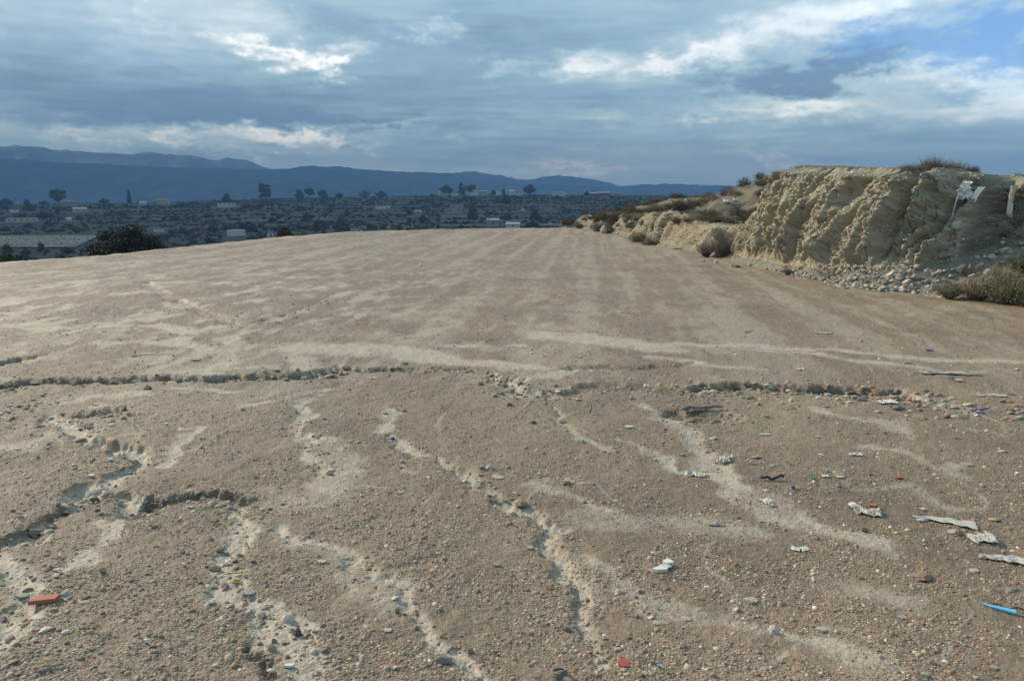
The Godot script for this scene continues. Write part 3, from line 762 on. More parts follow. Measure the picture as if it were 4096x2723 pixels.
func build_bank() -> void:
	bank_len.append(0.0)
	for i in range(1, BANK.size()):
		bank_len.append(bank_len[i - 1] + BANK[i].distance_to(BANK[i - 1]))
	var total := bank_len[-1]
	var cols := PackedFloat32Array()
	var s := 0.0
	while s < total:
		cols.append(s)
		s += 0.09 if s < BIG0 - 1.0 else (0.03 if s < BIG1 else 0.09)
	bank_nx = cols.size()
	var rows := B_TALUS + B_FACE + B_TOP
	var col := PackedColorArray()
	bank_pos.resize(bank_nx * rows)
	col.resize(bank_nx * rows)
	var gul := noise(0.85, 2, 5)
	var gul2 := noise(2.3, 3, 6)
	var rock := noise(1.7, 4, 7)
	var knob := noise(5.5, 3, 8)
	var cell := noise(5.0, 1, 9, FastNoiseLite.TYPE_CELLULAR)
	cell.cellular_return_type = FastNoiseLite.RETURN_DISTANCE
	for i in bank_nx:
		s = cols[i]
		var b := bank_base(s)
		var tan2 := (bank_base(minf(s + 0.9, total)) - bank_base(maxf(s - 0.9, 0.0))).normalized()
		var into := Vector2(tan2.y, -tan2.x)
		var k := bank_key(s)
		var crest: float = k[1] * (1.0 + 0.04 * gul2.get_noise_1d(s * 0.8)) + 0.03 * rock.get_noise_2d(s * 1.3, 90.0) * minf(1.0, k[1])
		var back: float = k[2]
		var big := sm(1.2, 1.8, crest)
		for j in rows:
			var y: float
			var off: float
			var face := 0.0
			var c: Color
			if j < B_TALUS:
				var q := j / float(B_TALUS)
				y = k[5] * pow(q, 1.15) - 0.03 * (1.0 - q)
				off = k[6] * q
				face = 0.25 * q
				c = Color(0.27, 0.25, 0.205)
			elif j < B_TALUS + B_FACE:
				var q := (j - B_TALUS) / float(B_FACE)
				y = lerpf(k[5], crest, q)
				off = lerpf(k[6], back, 0.7 * q + 0.3 * q * q * q) - k[7] * sm(0.45, 0.86, q) + k[7] * 0.6 * sm(0.93, 1.0, q)
				face = sm(0.0, 0.18, q) * (1.0 - 0.75 * sm(0.88, 1.0, q)) + 0.25 * (1.0 - sm(0.0, 0.18, q))
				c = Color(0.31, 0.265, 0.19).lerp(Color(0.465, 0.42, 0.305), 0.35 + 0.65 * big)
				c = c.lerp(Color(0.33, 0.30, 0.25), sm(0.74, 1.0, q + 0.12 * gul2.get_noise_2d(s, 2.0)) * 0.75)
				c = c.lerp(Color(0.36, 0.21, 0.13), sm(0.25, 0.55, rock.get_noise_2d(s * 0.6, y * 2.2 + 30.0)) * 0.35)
				c = c.lerp(Color(0.20, 0.175, 0.14), sm(0.1, 0.8, k[7] * 3.0) * 0.75 * (1.0 - sm(0.80, 0.95, q)))  # shade of the overhung hollow painted into the clay colour
			else:
				var q := (j - B_TALUS - B_FACE) / float(B_TOP - 1)
				off = back + pow(q, 1.6) * 15.0
				var o := off - back
				y = crest + k[3] * sm(0.0, k[4], o) + (0.10 * gul2.get_noise_2d(b.x + off, b.y) + 0.16 * gul.get_noise_2d(b.x + off, b.y)) * sm(0.0, 1.0, o) * minf(1.0, k[1]) * (1.0 - 0.85 * big) - 0.25 * big * sm(0.4, 3.0, o) - 2.6 * sm(9.0, 15.0, o)
				face = 0.25 * (1.0 - sm(0.0, 0.6, o))
				c = Color(0.235, 0.205, 0.15)
			# ribs and gullies run down the face, with lumps on them
			var p := Vector3(b.x + into.x * off, y, b.y + into.y * off)
			var gw := s - 0.30 * y + 0.16 * rock.get_noise_2d(s * 0.7, y * 1.3)
			var rib := minf(absf(gul.get_noise_2d(gw * 1.25, y * 0.16)) * 2.6, 0.9) - 0.3
			var rib2 := minf(absf(gul2.get_noise_2d(gw * 1.3, y * 0.30)) * 2.4, 0.8) - 0.3
			var vary := clampf(0.85 + 1.5 * gul.get_noise_1d(s * 0.5 + 70.0), 0.35, 1.4)
			var rib3 := minf(absf(gul.get_noise_2d(gw * 0.5 + 20.0, y * 0.12)) * 2.4, 0.8) - 0.4
			var lump := rock.get_noise_3d(p.x * 1.6, p.y * 0.7, p.z * 1.6)
			var kn := knob.get_noise_3dv(p)
			var ce := 0.5 - cell.get_noise_3dv(p * 1.5) * 0.5 - 0.5
			var size := lerpf(0.55, 1.0, big) * minf(1.0, crest * 1.2)
			var fine := knob.get_noise_3d(p.x * 3.1, p.y * 2.2, p.z * 3.1)
			var rib4 := minf(absf(gul2.get_noise_2d(gw * 3.4, y * 0.5)) * 2.4, 0.7) - 0.3
			var d := face * size * (0.52 * rib3 + vary * (0.22 * rib + 0.13 * rib2) + 0.08 * rib4 + 0.04 * lump) + (0.3 + 0.7 * face) * size * (0.03 * kn + 0.02 * ce + 0.042 * fine)
			p -= Vector3(into.x, -0.25 * face, into.y) * d
			if j >= B_TALUS + B_FACE: p.y += 0.03 * kn * size
			c = c * (1.0 + 0.22 * kn + 0.16 * lump)
			c.a = 1.0
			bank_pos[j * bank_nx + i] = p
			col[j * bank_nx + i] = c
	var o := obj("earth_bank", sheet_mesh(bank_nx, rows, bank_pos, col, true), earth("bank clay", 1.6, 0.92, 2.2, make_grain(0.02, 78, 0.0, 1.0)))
	tag(o, "eroded ochre clay bank with ribbed face along the plateau", "bank", "", "structure")
	# stones sticking out of the clay and rubble on the slope below
	var m := StandardMaterial3D.new()
	m.resource_name = "bank stone"
	m.vertex_color_use_as_albedo = true
	m.roughness = 0.9
	for kind in 2:
		var where: Array[Transform3D] = []
		var tint := PackedColorArray()
		for n in [36000, 8500][kind]:
			var i := rng.randi_range(0, bank_nx - 1)
			var j := rng.randi_range(B_TALUS, B_TALUS + B_FACE + 3) if kind == 0 else int(pow(rng.randf(), 1.6) * B_TALUS * 1.25)
			var q := (j - B_TALUS) / float(B_FACE)
			var at := bank_pos[j * bank_nx + i]
			var size := 0.0105 * exp(rng.randfn() * 0.6)
			if kind == 1:
				var heap := sm(BIG0 + 2.2, BIG0 + 5.5, cols[i])
				if rng.randf() > 0.12 + 0.88 * heap: continue
				size = 0.020 * exp(rng.randfn() * 0.75) * lerpf(0.8, 1.3, heap)
				at += Vector3(rng.randfn() * 0.05 - 0.1 * rng.randf(), 0, rng.randfn() * 0.05)
			elif q > 0.8: size *= 1.35
			size = minf(size, 0.085)
			where.append(Transform3D(tumble(Vector3(size * 1.3, size * 1.2, size)), at - Vector3(0, size * 0.2, 0)))
			var t := Color(0.41, 0.355, 0.24) if rng.randf() < 0.6 and kind == 0 else Color(0.31, 0.285, 0.235)
			if rng.randf() < 0.06 and kind == 0: t = Color(0.34, 0.20, 0.13)
			if rng.randf() < 0.08: t = Color(0.52, 0.49, 0.42)
			t = t * rng.randf_range(0.7, 1.2)
			t.a = 1.0
			tint.append(t)
		scatter(["bank_gravel", "bank_rubble"][kind], ["small stones sticking out of the clay face", "loose grey rubble on the slope at the foot of the clay bank"][kind], stone_mesh(340 + kind, 1, 8, 0.35, true), m, where, tint)
	# dry scrub that grows over the top of the lower bank
	var dry := shrub_meshes(1990, "dry")
	var where3: Array[Transform3D] = []
	var tint3 := PackedColorArray()
	for n in 750:
		var i := rng.randi_range(0, bank_nx - 1)
		if cols[i] > BIG0 - 0.2: continue
		var low := cols[i] < FAR1
		var j := rng.randi_range(B_TALUS + (14 if low else B_FACE - 3), rows - 16)
		if rock.get_noise_2d(cols[i] * 0.8, j * 0.1) < -0.25: continue
		var w := rng.randf_range(0.2, 0.55)
		where3.append(Transform3D(Basis(Vector3.UP, rng.randf() * TAU) * Basis.from_scale(Vector3(w * 1.3, w * rng.randf_range(0.5, 0.9), w * 1.3)), bank_pos[j * bank_nx + i]))
		var g: Array = SHRUB[["dry", "brown", "olive", "brown", "dark", "tan"][rng.randi_range(0, 5)]]
		tint3.append(Color(g[0], g[1], g[2]))
	var sm2 := StandardMaterial3D.new()
	sm2.resource_name = "scrub"
	sm2.vertex_color_use_as_albedo = true
	sm2.roughness = 0.95
	scatter("scrub", "low dry scrub covering the top of the lower bank", dry[1], sm2, where3, tint3)

# the place on the bank's surface nearest to a point
var bank_cells := {}
func on_bank(p: Vector3) -> Vector3:
	if bank_cells.is_empty():
		for v in bank_pos:
			var key := Vector3i((v * 4.0).floor())
			if not bank_cells.has(key): bank_cells[key] = []
			bank_cells[key].append(v)
	var best := p
	var far := 1e9
	var c := Vector3i((p * 4.0).floor())
	for reach in [1, 3]:
		for i in range(-reach, reach + 1):
			for j in range(-reach, reach + 1):
				for k in range(-reach, reach + 1):
					for v: Vector3 in bank_cells.get(c + Vector3i(i, j, k), []):
						var d := v.distance_squared_to(p)
						if d < far:
							far = d
							best = v
		if far < 1e8: break
	return best

# ------------------------------------------------------------------ valley, mountains, cloud
const VALLEY_TOP := [[-48.8, -6.8], [-32.6, -9.12], [-29.5, -7.64], [-26.1, -7.29], [-21.3, -4.99], [-17.5, -1.77], [-12.8, 0.22], [-8, 1.6], [-4.4, 3.57], [3.4, 3.57], [8.4, 3], [14.6, 1.6], [36.3, -0.68]]
# fields: corners near and far, colour, label, rows of vines
var FIELDS := [
	[Vector2(-230.64, -349.81), Vector2(-190.88, -345.82), Vector2(-232.16, -447.34), Vector2(-299.98, -456.21), [0.36, 0.33, 0.26], "pale vineyard field with diagonal vine rows on the valley floor", 34],
	[Vector2(-43.72, -483.03), Vector2(28.73, -476.13), Vector2(31.35, -499.02), Vector2(-45.78, -505.93), [0.16, 0.145, 0.11], "narrow strip of bare soil beside the low white house", 5],
	[Vector2(13.52, -488.81), Vector2(30.67, -488.04), Vector2(32.23, -512.99), Vector2(14.17, -512.8), [0.42, 0.40, 0.35], "bright bare track at the foot of the bank", 0]]
# no orchard trees here: [azimuth, half width, from, to]
const KEEP_CLEAR := [[0.1, 0.8, 395, 479], [-1.4, 0.8, 411, 495], [-4, 0.8, 686, 770], [-4.2, 1, 617, 701], [-4.9, 0.7, 1076, 1160], [-4.1, 0.6, 1073, 1157], [-2.7, 0.7, 1076, 1160], [-2, 0.7, 1076, 1160], [-1, 0.5, 1076, 1160], [0, 0.5, 1076, 1160], [0.4, 0.6, 1076, 1160], [3.3, 0.8, 1076, 1160], [5.8, 0.7, 1076, 1160], [6.5, 0.8, 1076, 1160], [7.5, 0.6, 1075, 1159], [0.8, 0.5, 655, 739], [-9.2, 0.8, 729, 813], [-6.7, 0.6, 604, 688], [-11.1, 0.7, 358, 442], [-16.9, 0.5, 344, 428], [-19.2, 0.9, 383, 467], [-24, 0.7, 475, 559], [-28.4, 0.8, 814, 898], [-31.6, 1.3, 658, 742], [-31.9, 0.6, 857, 941], [-23.5, 0.7, 1017, 1101], [-29, 0.9, 1056, 1140], [-19.7, 1, 875, 959], [-24.8, 0.6, 1018, 1102], [2.6, 0.6, 682, 766], [-29.1, 0.5, 659, 743], [-30.4, 3, 387, 551], [-0.8, 4.4, 469, 513], [2.6, 1, 481, 519]]

func terr(x: float, z: float) -> float:
	var r := sqrt(x * x + z * z)
	var az := rad_to_deg(atan2(x, -z))
	var low := lerpf(-21.0, -16.5, sm(-34.0, 0.0, az))
	var top := table(VALLEY_TOP, az)
	if r < 560.0: return low
	if r > 1150.0: return top - 14.0 * sm(1150.0, 1700.0, r)
	var q := (r - 560.0) / 590.0 * 9.0
	var k := floorf(q)
	var f := q - k
	k += 0.3 * f / 0.8 if f < 0.8 else 0.3 + 0.7 * (f - 0.8) / 0.2
	return low + (top - low) * k / 9.0

# a number that differs from field to field
func field_hash(az: float, r: float) -> float:
	var strip := floorf((r - 560.0) / 590.0 * 9.0) if r > 560.0 else floorf(log(r) * 9.0) + 40.0
	var wide := 4.0 + 3.0 * absf(sin(strip * 7.3))
	var n := strip * 17.17 + floorf((az + strip * 1.37 + 90.0) / wide) * 31.7
	return absf(fmod(sin(n) * 4373.13, 1.0)) * 0.999

func build_valley() -> void:
	var az := spread_azimuths(46.0, 0.3)
	var rs := PackedFloat32Array()
	for i in 46: rs.append(22.0 * pow(555.0 / 22.0, i / 45.0))
	for k in 9:
		for f in [0.0, 0.2, 0.4, 0.6, 0.79, 0.84, 0.89, 0.94, 0.99]:
			rs.append(560.0 + (k + f) / 9.0 * 590.0)
	for i in 24: rs.append(1152.0 * pow(7800.0 / 1152.0, i / 23.0))
	var nx := az.size()
	var pos := PackedVector3Array()
	var col := PackedColorArray()
	var n1 := noise(0.008, 3, 61)
	var n2 := noise(0.03, 3, 62)
	for j in rs.size():
		for i in nx:
			var a := deg_to_rad(az[i])
			var r := rs[j]
			var x := sin(a) * r
			var z := -cos(a) * r
			var v1 := n1.get_noise_2d(x, z * 2.2)
			var v2 := n2.get_noise_2d(x, z * 2.0)
			pos.append(Vector3(x, terr(x, z) + 0.5 * v1, z))
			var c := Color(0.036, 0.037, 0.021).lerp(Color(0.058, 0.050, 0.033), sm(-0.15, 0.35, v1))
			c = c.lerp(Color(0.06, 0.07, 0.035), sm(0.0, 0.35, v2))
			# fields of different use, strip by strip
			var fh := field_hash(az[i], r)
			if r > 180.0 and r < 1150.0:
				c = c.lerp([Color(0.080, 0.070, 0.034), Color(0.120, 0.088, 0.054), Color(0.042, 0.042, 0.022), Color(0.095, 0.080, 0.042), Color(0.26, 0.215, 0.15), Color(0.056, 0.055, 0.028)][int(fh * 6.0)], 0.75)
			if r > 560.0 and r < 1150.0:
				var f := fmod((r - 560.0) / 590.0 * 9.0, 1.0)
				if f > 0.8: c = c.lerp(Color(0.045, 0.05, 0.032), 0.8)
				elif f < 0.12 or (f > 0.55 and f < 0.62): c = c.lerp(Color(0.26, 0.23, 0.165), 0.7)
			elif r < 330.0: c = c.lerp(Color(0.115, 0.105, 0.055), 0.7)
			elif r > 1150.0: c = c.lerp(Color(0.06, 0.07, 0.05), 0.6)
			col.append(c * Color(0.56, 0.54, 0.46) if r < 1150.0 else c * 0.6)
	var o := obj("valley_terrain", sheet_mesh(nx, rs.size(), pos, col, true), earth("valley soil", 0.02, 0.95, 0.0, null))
	tag(o, "shaded valley floor and terraced hillside beyond the plateau", "terrain", "", "structure")
	# fields of pale soil with rows of low vines or young trees
	for f in FIELDS:
		var a: Vector2 = f[0]
		var b: Vector2 = f[1]
		var c: Vector2 = f[2]
		var d: Vector2 = f[3]
		var fp := PackedVector3Array()
		for j in 9:
			for i in 17:
				var p: Vector2 = a.lerp(b, i / 16.0).lerp(d.lerp(c, i / 16.0), j / 8.0)
				fp.append(Vector3(p.x, terr(p.x, p.y) + 0.62, p.y))
		var g: Array = f[4]
		var fo := obj("field", sheet_mesh(17, 9, fp, PackedColorArray()), matte("field %s" % f[5], g[0], g[1], g[2], 0.95, 0.05))
		tag(fo, f[5], "field", "", "structure")

func leaf_blob(st: SurfaceTool, r: RandomNumberGenerator, c: Vector3, rad: Vector3, count: int, size: float, shell := 0.55) -> void:
	for k in count:
		var d := Vector3(r.randfn(), r.randfn(), r.randfn()).normalized()
		var p := c + d * rad * lerpf(shell, 1.0, r.randf())
		var u := Vector3(r.randfn(), r.randfn(), r.randfn()).normalized()
		var w := u.cross(d + Vector3(0.01, 0.02, 0.03)).normalized() * size * r.randf_range(0.5, 1.1)
		u = u * size * r.randf_range(0.6, 1.2)
		st.add_vertex(p - u * 0.6); st.add_vertex(p + w * 0.5); st.add_vertex(p + u * 0.6)
		st.add_vertex(p - u * 0.6); st.add_vertex(p + u * 0.6); st.add_vertex(p - w * 0.5)

# crowns fill a box one metre wide and one metre high that stands on y = 0
func crown_mesh(s: int, style: String) -> ArrayMesh:
	var r := RandomNumberGenerator.new()
	r.seed = s
	var st := SurfaceTool.new()
	st.begin(Mesh.PRIMITIVE_TRIANGLES)
	var lumps := 22
	for k in lumps:
		var c: Vector3
		var rad: float
		match style:
			"umbrella":
				var a := r.randf() * TAU
				var q := sqrt(r.randf()) * 0.36
				c = Vector3(cos(a) * q, 0.58 + r.randf_range(-0.34, 0.27) * (1.05 - 1.5 * q), sin(a) * q)
				rad = r.randf_range(0.15, 0.21)
			"cypress":
				var h := (k + 0.5) / lumps
				c = Vector3(r.randfn() * 0.05, 0.08 + h * 0.86, r.randfn() * 0.05)
				rad = lerpf(0.42, 0.06, h) * r.randf_range(0.7, 1.1)
			"tall":
				var a := r.randf() * TAU
				var h := r.randf()
				var q := 0.30 * sqrt(r.randf())
				c = Vector3(cos(a) * q, 0.16 + h * 0.72, sin(a) * q)
				rad = r.randf_range(0.10, 0.17)
			_:
				var a := r.randf() * TAU
				var q := sqrt(r.randf()) * 0.33
				c = Vector3(cos(a) * q, 0.2 + r.randf() * 0.62 * (1.15 - q * 1.6), sin(a) * q)
				rad = r.randf_range(0.14, 0.22)
		leaf_blob(st, r, c, Vector3(rad, rad * (0.8 if style != "cypress" else 0.35), rad), 100, 0.07)
	return st.commit()

func tube(st: SurfaceTool, pts: Array, r0: float, r1: float, sides := 6, cap := true) -> void:
	var rings := []
	for i in pts.size():
		var p: Vector3 = pts[i]
		var dir: Vector3 = (pts[mini(i + 1, pts.size() - 1)] - pts[maxi(i - 1, 0)]).normalized()
		var up := Vector3.UP if absf(dir.y) < 0.9 else Vector3.RIGHT
		var a := dir.cross(up).normalized()
		var b := dir.cross(a)
		var rad := lerpf(r0, r1, i / float(maxi(pts.size() - 1, 1)))
		var ring := []
		for k in sides:
			var t := TAU * k / sides
			ring.append(p + (a * cos(t) + b * sin(t)) * rad)
		rings.append(ring)
	for i in pts.size() - 1:
		for k in sides:
			var n := (k + 1) % sides
			for v in [rings[i][k], rings[i + 1][k], rings[i][n], rings[i][n], rings[i + 1][k], rings[i + 1][n]]: st.add_vertex(v)
	if cap:
		for e in [0, pts.size() - 1]:
			for k in range(1, sides - 1):
				for v in [rings[e][0], rings[e][k], rings[e][k + 1]]: st.add_vertex(v)

func trunk_mesh(s: int) -> ArrayMesh:
	var r := RandomNumberGenerator.new()
	r.seed = s
	var st := SurfaceTool.new()
	st.begin(Mesh.PRIMITIVE_TRIANGLES)
	tube(st, [Vector3(0, -0.08, 0), Vector3(0.01, 0.2, 0.01), Vector3(-0.015, 0.42, 0.0), Vector3(0.01, 0.7, 0)], 0.045, 0.015)
	for k in 4:
		var a := r.randf() * TAU
		var h := r.randf_range(0.22, 0.45)
		tube(st, [Vector3(0, h, 0), Vector3(cos(a) * 0.14, h + 0.12, sin(a) * 0.14), Vector3(cos(a) * 0.26, h + 0.3, sin(a) * 0.26)], 0.022, 0.007, 5)
	return st.commit()

const LEAF := {"dark": [0.026, 0.034, 0.018], "green": [0.042, 0.058, 0.026], "brown": [0.085, 0.060, 0.034], "yellow": [0.16, 0.145, 0.06], "grey": [0.072, 0.082, 0.055]}
func leaf_mat(tone: String) -> StandardMaterial3D:
	var c: Array = LEAF[tone]
	return matte("foliage " + tone, c[0], c[1], c[2], 0.85, 0.0, 0.25)

# [x, z, width, height, style, tone, label]
const TREES := [
	[-563.9, -995.4, 22.4, 21.1, "umbrella", "dark", "large round pine with a visible trunk standing alone on the valley skyline"],
	[-563.9, -929.3, 9.3, 9.3, "round", "dark", "small dark tree left of the large round pine"],
	[-599.1, -946.3, 18.9, 9.5, "round", "dark", "wide dark tree cluster at the left edge of the valley skyline"],
	[-569.3, -971.5, 13.3, 6.1, "round", "dark", "low spreading tree touching the large round pine"],
	[-494.4, -1033.9, 9, 18.1, "cypress", "dark", "pointed conifer rising alone from the far houses"],
	[-516.7, -1013.9, 13.9, 8.2, "round", "dark", "rounded tree between the large round pine and the pointed conifer"],
	[-349.4, -980.6, 14.7, 12.2, "round", "dark", "rounded tree above the long pale wall on the skyline"],
	[-337.2, -1095.3, 26, 21.9, "tall", "dark", "tall ragged tree with an uneven crown on the skyline"],
	[-293.1, -1101.7, 16.5, 13.1, "round", "dark", "lower of the two joined trees beside the tall ragged tree"],
	[-281.1, -1108.9, 13.8, 15.9, "umbrella", "dark", "taller rounded tree of the joined pair beside the tall ragged tree"],
	[-261.2, -1109.7, 20.8, 12.5, "round", "brown", "broad brownish tree on the skyline beside the joined pair"],
	[-238.6, -1104.5, 13.8, 8.3, "round", "dark", "small flat topped tree on the middle of the skyline"],
	[-206.8, -1119, 19.6, 11.2, "round", "yellow", "yellowish brown autumn tree on the skyline"],
	[-164.1, -1002.7, 15, 13.1, "umbrella", "green", "rounded green pine on the skyline above the long white shed"],
	[-92.7, -1142.2, 22.8, 15, "round", "green", "dense green tree behind the small gabled house on the hilltop"],
	[-72.4, -1137.7, 14.2, 19.2, "tall", "brown", "upright brownish tree beside the two storey house"],
	[-58.5, -1144.5, 17.1, 17.1, "umbrella", "green", "high round pine directly behind the two storey house"],
	[25, -1145.7, 21.5, 17.2, "round", "green", "large dense green tree at the end of the white double house"],
	[-26.5, -1145.7, 10, 7.9, "round", "brown", "small brown tree between the two storey house and the tiny white hut"],
	[-12.2, -1145.9, 7.2, 10, "tall", "grey", "thin pale tree beside the tiny white hut"],
	[-27.6, -564.3, 9.9, 13.4, "round", "green", "big leafy green tree halfway down the terraced hillside"],
	[-155.8, -666, 7.5, 6.7, "round", "yellow", "pale yellow green tree on the terraces"],
	[-153.7, -595.5, 9.7, 7.4, "round", "dark", "dark broad tree beside the pale yellow green tree"],
	[-108.4, -442.9, 6.1, 7.2, "tall", "dark", "tall dark tree near the valley floor"],
	[-94.2, -447.2, 8.4, 6.4, "round", "brown", "brown bushy tree on the valley floor behind the bluish ruin"],
	[-7.1, -871, 14.1, 11.4, "round", "dark", "dark tree clump on the slope under the white double house"],
	[103.8, -1116.2, 9.8, 7, "round", "dark", "small dark tree beside the long red walled building"],
	[-60.2, -535.6, 7.4, 7.4, "round", "dark", "dark round tree in front of the small pink shed"],
	[-277.6, -902.2, 9, 6.8, "round", "grey", "grey bush like tree under the tall ragged tree"],
	[-89.3, -688.2, 6, 6, "round", "brown", "rusty brown tree on the middle terraces"],
	[17.7, -612.7, 9.2, 7.7, "round", "dark", "dark tree on the terraces right of the big leafy tree"],
	[53.7, -954.5, 9.5, 7.2, "round", "green", "green tree just below the pink roofed house"],
	[-192.4, -323.1, 4, 4.4, "round", "dark", "pointed dark bush standing in front of the middle of the vineyard field"],
	[-174.3, -310.4, 6.2, 3.5, "round", "dark", "wide dark bush between the vineyard field and the large dark bush"],
	[-199.4, -312.8, 4.7, 4.3, "round", "dark", "dark bush in front of the vineyard field at the picture edge"],
	[-188.9, -307.6, 5, 3.1, "round", "green", "low green bush in front of the vineyard field"]]
func build_trees() -> void:
	var bark := matte("bark", 0.07, 0.055, 0.042, 0.95)
	var kinds := {}
	var k := 0
	for t in TREES:
		var style: String = t[4]
		var key := "%s%d" % [style, k % 2]
		if not kinds.has(key): kinds[key] = crown_mesh(900 + kinds.size() * 13, style)
		if not kinds.has("trunk"): kinds["trunk"] = trunk_mesh(3)
		var o := thing({"cypress": "conifer_tree", "umbrella": "pine_tree", "tall": "tall_tree"}.get(style, "broadleaf_tree"), t[6], "tree", Vector3(t[0], terr(t[0], t[1]) - 0.1, t[1]), k * 1.3, "trees of the valley")
		var tr := obj("trunk", kinds["trunk"], bark, o)
		tr.scale = Vector3(t[2], t[3], t[2])
		var cr := obj("crown", kinds[key], leaf_mat(t[5]), o)
		cr.scale = Vector3(t[2] * 1.05, t[3], t[2] * 1.05)
		k += 1

func build_orchards() -> void:
	var groups := [["olive_grove", "grey green olive trees in rows on the terraces and valley floor", "round", "grey", 9500, 1.75], ["orchard", "dark bushy orchard trees scattered over the shaded valley", "round", "dark", 4200, 2.3], ["undergrowth", "low dark scrub and hedges along the terrace edges", "round", "green", 11000, 1.25], ["almond_orchard", "leafless brownish orchard trees on the terraces", "round", "brown", 5000, 1.6]]
	var n1 := noise(0.009, 2, 88)
	for g in groups:
		var mesh := crown_mesh(700 + g[4], "round")
		var where: Array[Transform3D] = []
		var tint := PackedColorArray()
		var c: Array = LEAF[g[3]]
		for k in int(g[4]):
			var r := sqrt(lerpf(190.0 * 190.0, 1200.0 * 1200.0, rng.randf()))
			var az := rng.randf_range(-46.0, 34.0)
			if g[0] == "undergrowth" and r > 560.0 and r < 1150.0:        # hedges follow the terrace edges
				var q := floorf((r - 560.0) / 590.0 * 9.0)
				r = 560.0 + (q + 0.78 + 0.1 * rng.randf()) / 9.0 * 590.0
			elif r > 560.0 and r < 1150.0:
				var q := roundf((r - 560.0) / 590.0 * 27.0)
				r = 560.0 + (q + 0.12 * rng.randfn()) / 27.0 * 590.0
			if r > 1140.0 and g[0] != "undergrowth": continue
			var a := deg_to_rad(az)
			var x := sin(a) * r
			var z := -cos(a) * r
			var fh := field_hash(az, r)
			if g[0] != "undergrowth" and fmod(fh * 7.0 + c[0] * 40.0, 1.0) > 0.72: continue
			if n1.get_noise_2d(x + 300.0 * c[0] * 40.0, z * 1.7) < -0.2: continue
			var bad := false
			for f in KEEP_CLEAR:
				if absf(az - f[0]) < f[1] and r > f[2] and r < f[3]: bad = true
			if bad: continue
			var h: float = g[5] * 0.95 * exp(rng.randfn() * 0.38) * (0.7 if r > 1090.0 else 1.0)
			where.append(Transform3D(Basis(Vector3.UP, rng.randf() * TAU) * Basis.from_scale(Vector3(h * rng.randf_range(1.1, 2.2), h, h * rng.randf_range(1.1, 2.0))), Vector3(x, terr(x, z) - 0.15 * h, z)))
			var v := rng.randf_range(0.7, 1.35)
			tint.append(Color(c[0] * v, c[1] * v, c[2] * v))
		var m := StandardMaterial3D.new()
		m.resource_name = "foliage " + g[0]
		m.vertex_color_use_as_albedo = true
		m.roughness = 0.9
		scatter(g[0], g[1], mesh, m, where, tint)
	# rows of vines on the pale fields
	var where2: Array[Transform3D] = []
	var tint2 := PackedColorArray()
	var vine := crown_mesh(733, "round")
	for f in FIELDS:
		var rows: int = f[6]
		for i in rows:
			for j in 46:
				if rng.randf() < 0.45: continue
				var e := (i + 0.5) / rows
				var p: Vector2 = f[0].lerp(f[1], e).lerp(f[3].lerp(f[2], e), (j + 0.5) / 46.0)
				where2.append(Transform3D(Basis(Vector3.UP, rng.randf() * TAU) * Basis.from_scale(Vector3(1.1, 0.34, 1.1) * rng.randf_range(0.4, 1.2)), Vector3(p.x, terr(p.x, p.y) + 0.5, p.y)))
				tint2.append(Color(0.17, 0.155, 0.11))
	var vm := StandardMaterial3D.new()
	vm.resource_name = "foliage vines"
	vm.vertex_color_use_as_albedo = true
	scatter("vines", "rows of low vines crossing the pale field", vine, vm, where2, tint2)

const RIDGES := [
	[6800, 1700, [[-75, 0.0366], [-50, 0.0576], [-32.3, 0.0523], [-31.2, 0.053], [-29.2, 0.0499], [-28, 0.0488], [-26.4, 0.0463], [-25.4, 0.0462], [-24.6, 0.0487], [-23.5, 0.048], [-21.1, 0.0443], [-20.1, 0.0412], [-19.4, 0.0437], [-18.2, 0.0417], [-17.2, 0.0344], [-16.8, 0.0327], [-15.4, 0.0306], [-14.1, 0.0284], [-11.4, 0.0264], [-6.5, 0.0243], [-2.6, 0.0305], [-1.6, 0.0275], [-0.5, 0.0244], [0.6, 0.0208], [1.6, 0.0208], [2.3, 0.0244], [3.4, 0.0256], [4.8, 0.0232], [6.2, 0.0195], [7.4, 0.0134], [9.1, 0.0097], [13.2, 0.0072], [19.8, 0.0035], [50, 0.0028], [75, 0.0017]], "highest blue mountain range on the horizon"],
	[5200, 1500, [[-75, 0.0274], [-50, 0.043], [-32.4, 0.0391], [-29.2, 0.0362], [-25.9, 0.034], [-21.2, 0.0319], [-16.8, 0.0315], [-15.4, 0.0329], [-14.7, 0.0348], [-14.1, 0.0367], [-13.1, 0.0351], [-11.4, 0.0341], [-10, 0.0325], [-8.3, 0.0302], [-6.5, 0.0297], [-5.1, 0.0286], [-4.1, 0.0268], [-2.6, 0.022], [-0.9, 0.0184], [0.6, 0.0153], [3.4, 0.0147], [6.3, 0.0122], [7.5, 0.0121], [9.1, 0.0139], [10.8, 0.015], [13.2, 0.0137], [15.9, 0.0118], [17.2, 0.0105], [19.8, 0.0069], [25.8, 0.0033], [50, 0.0027], [75, 0.0017]], "nearer dark blue ridge in front of the highest mountains"]]
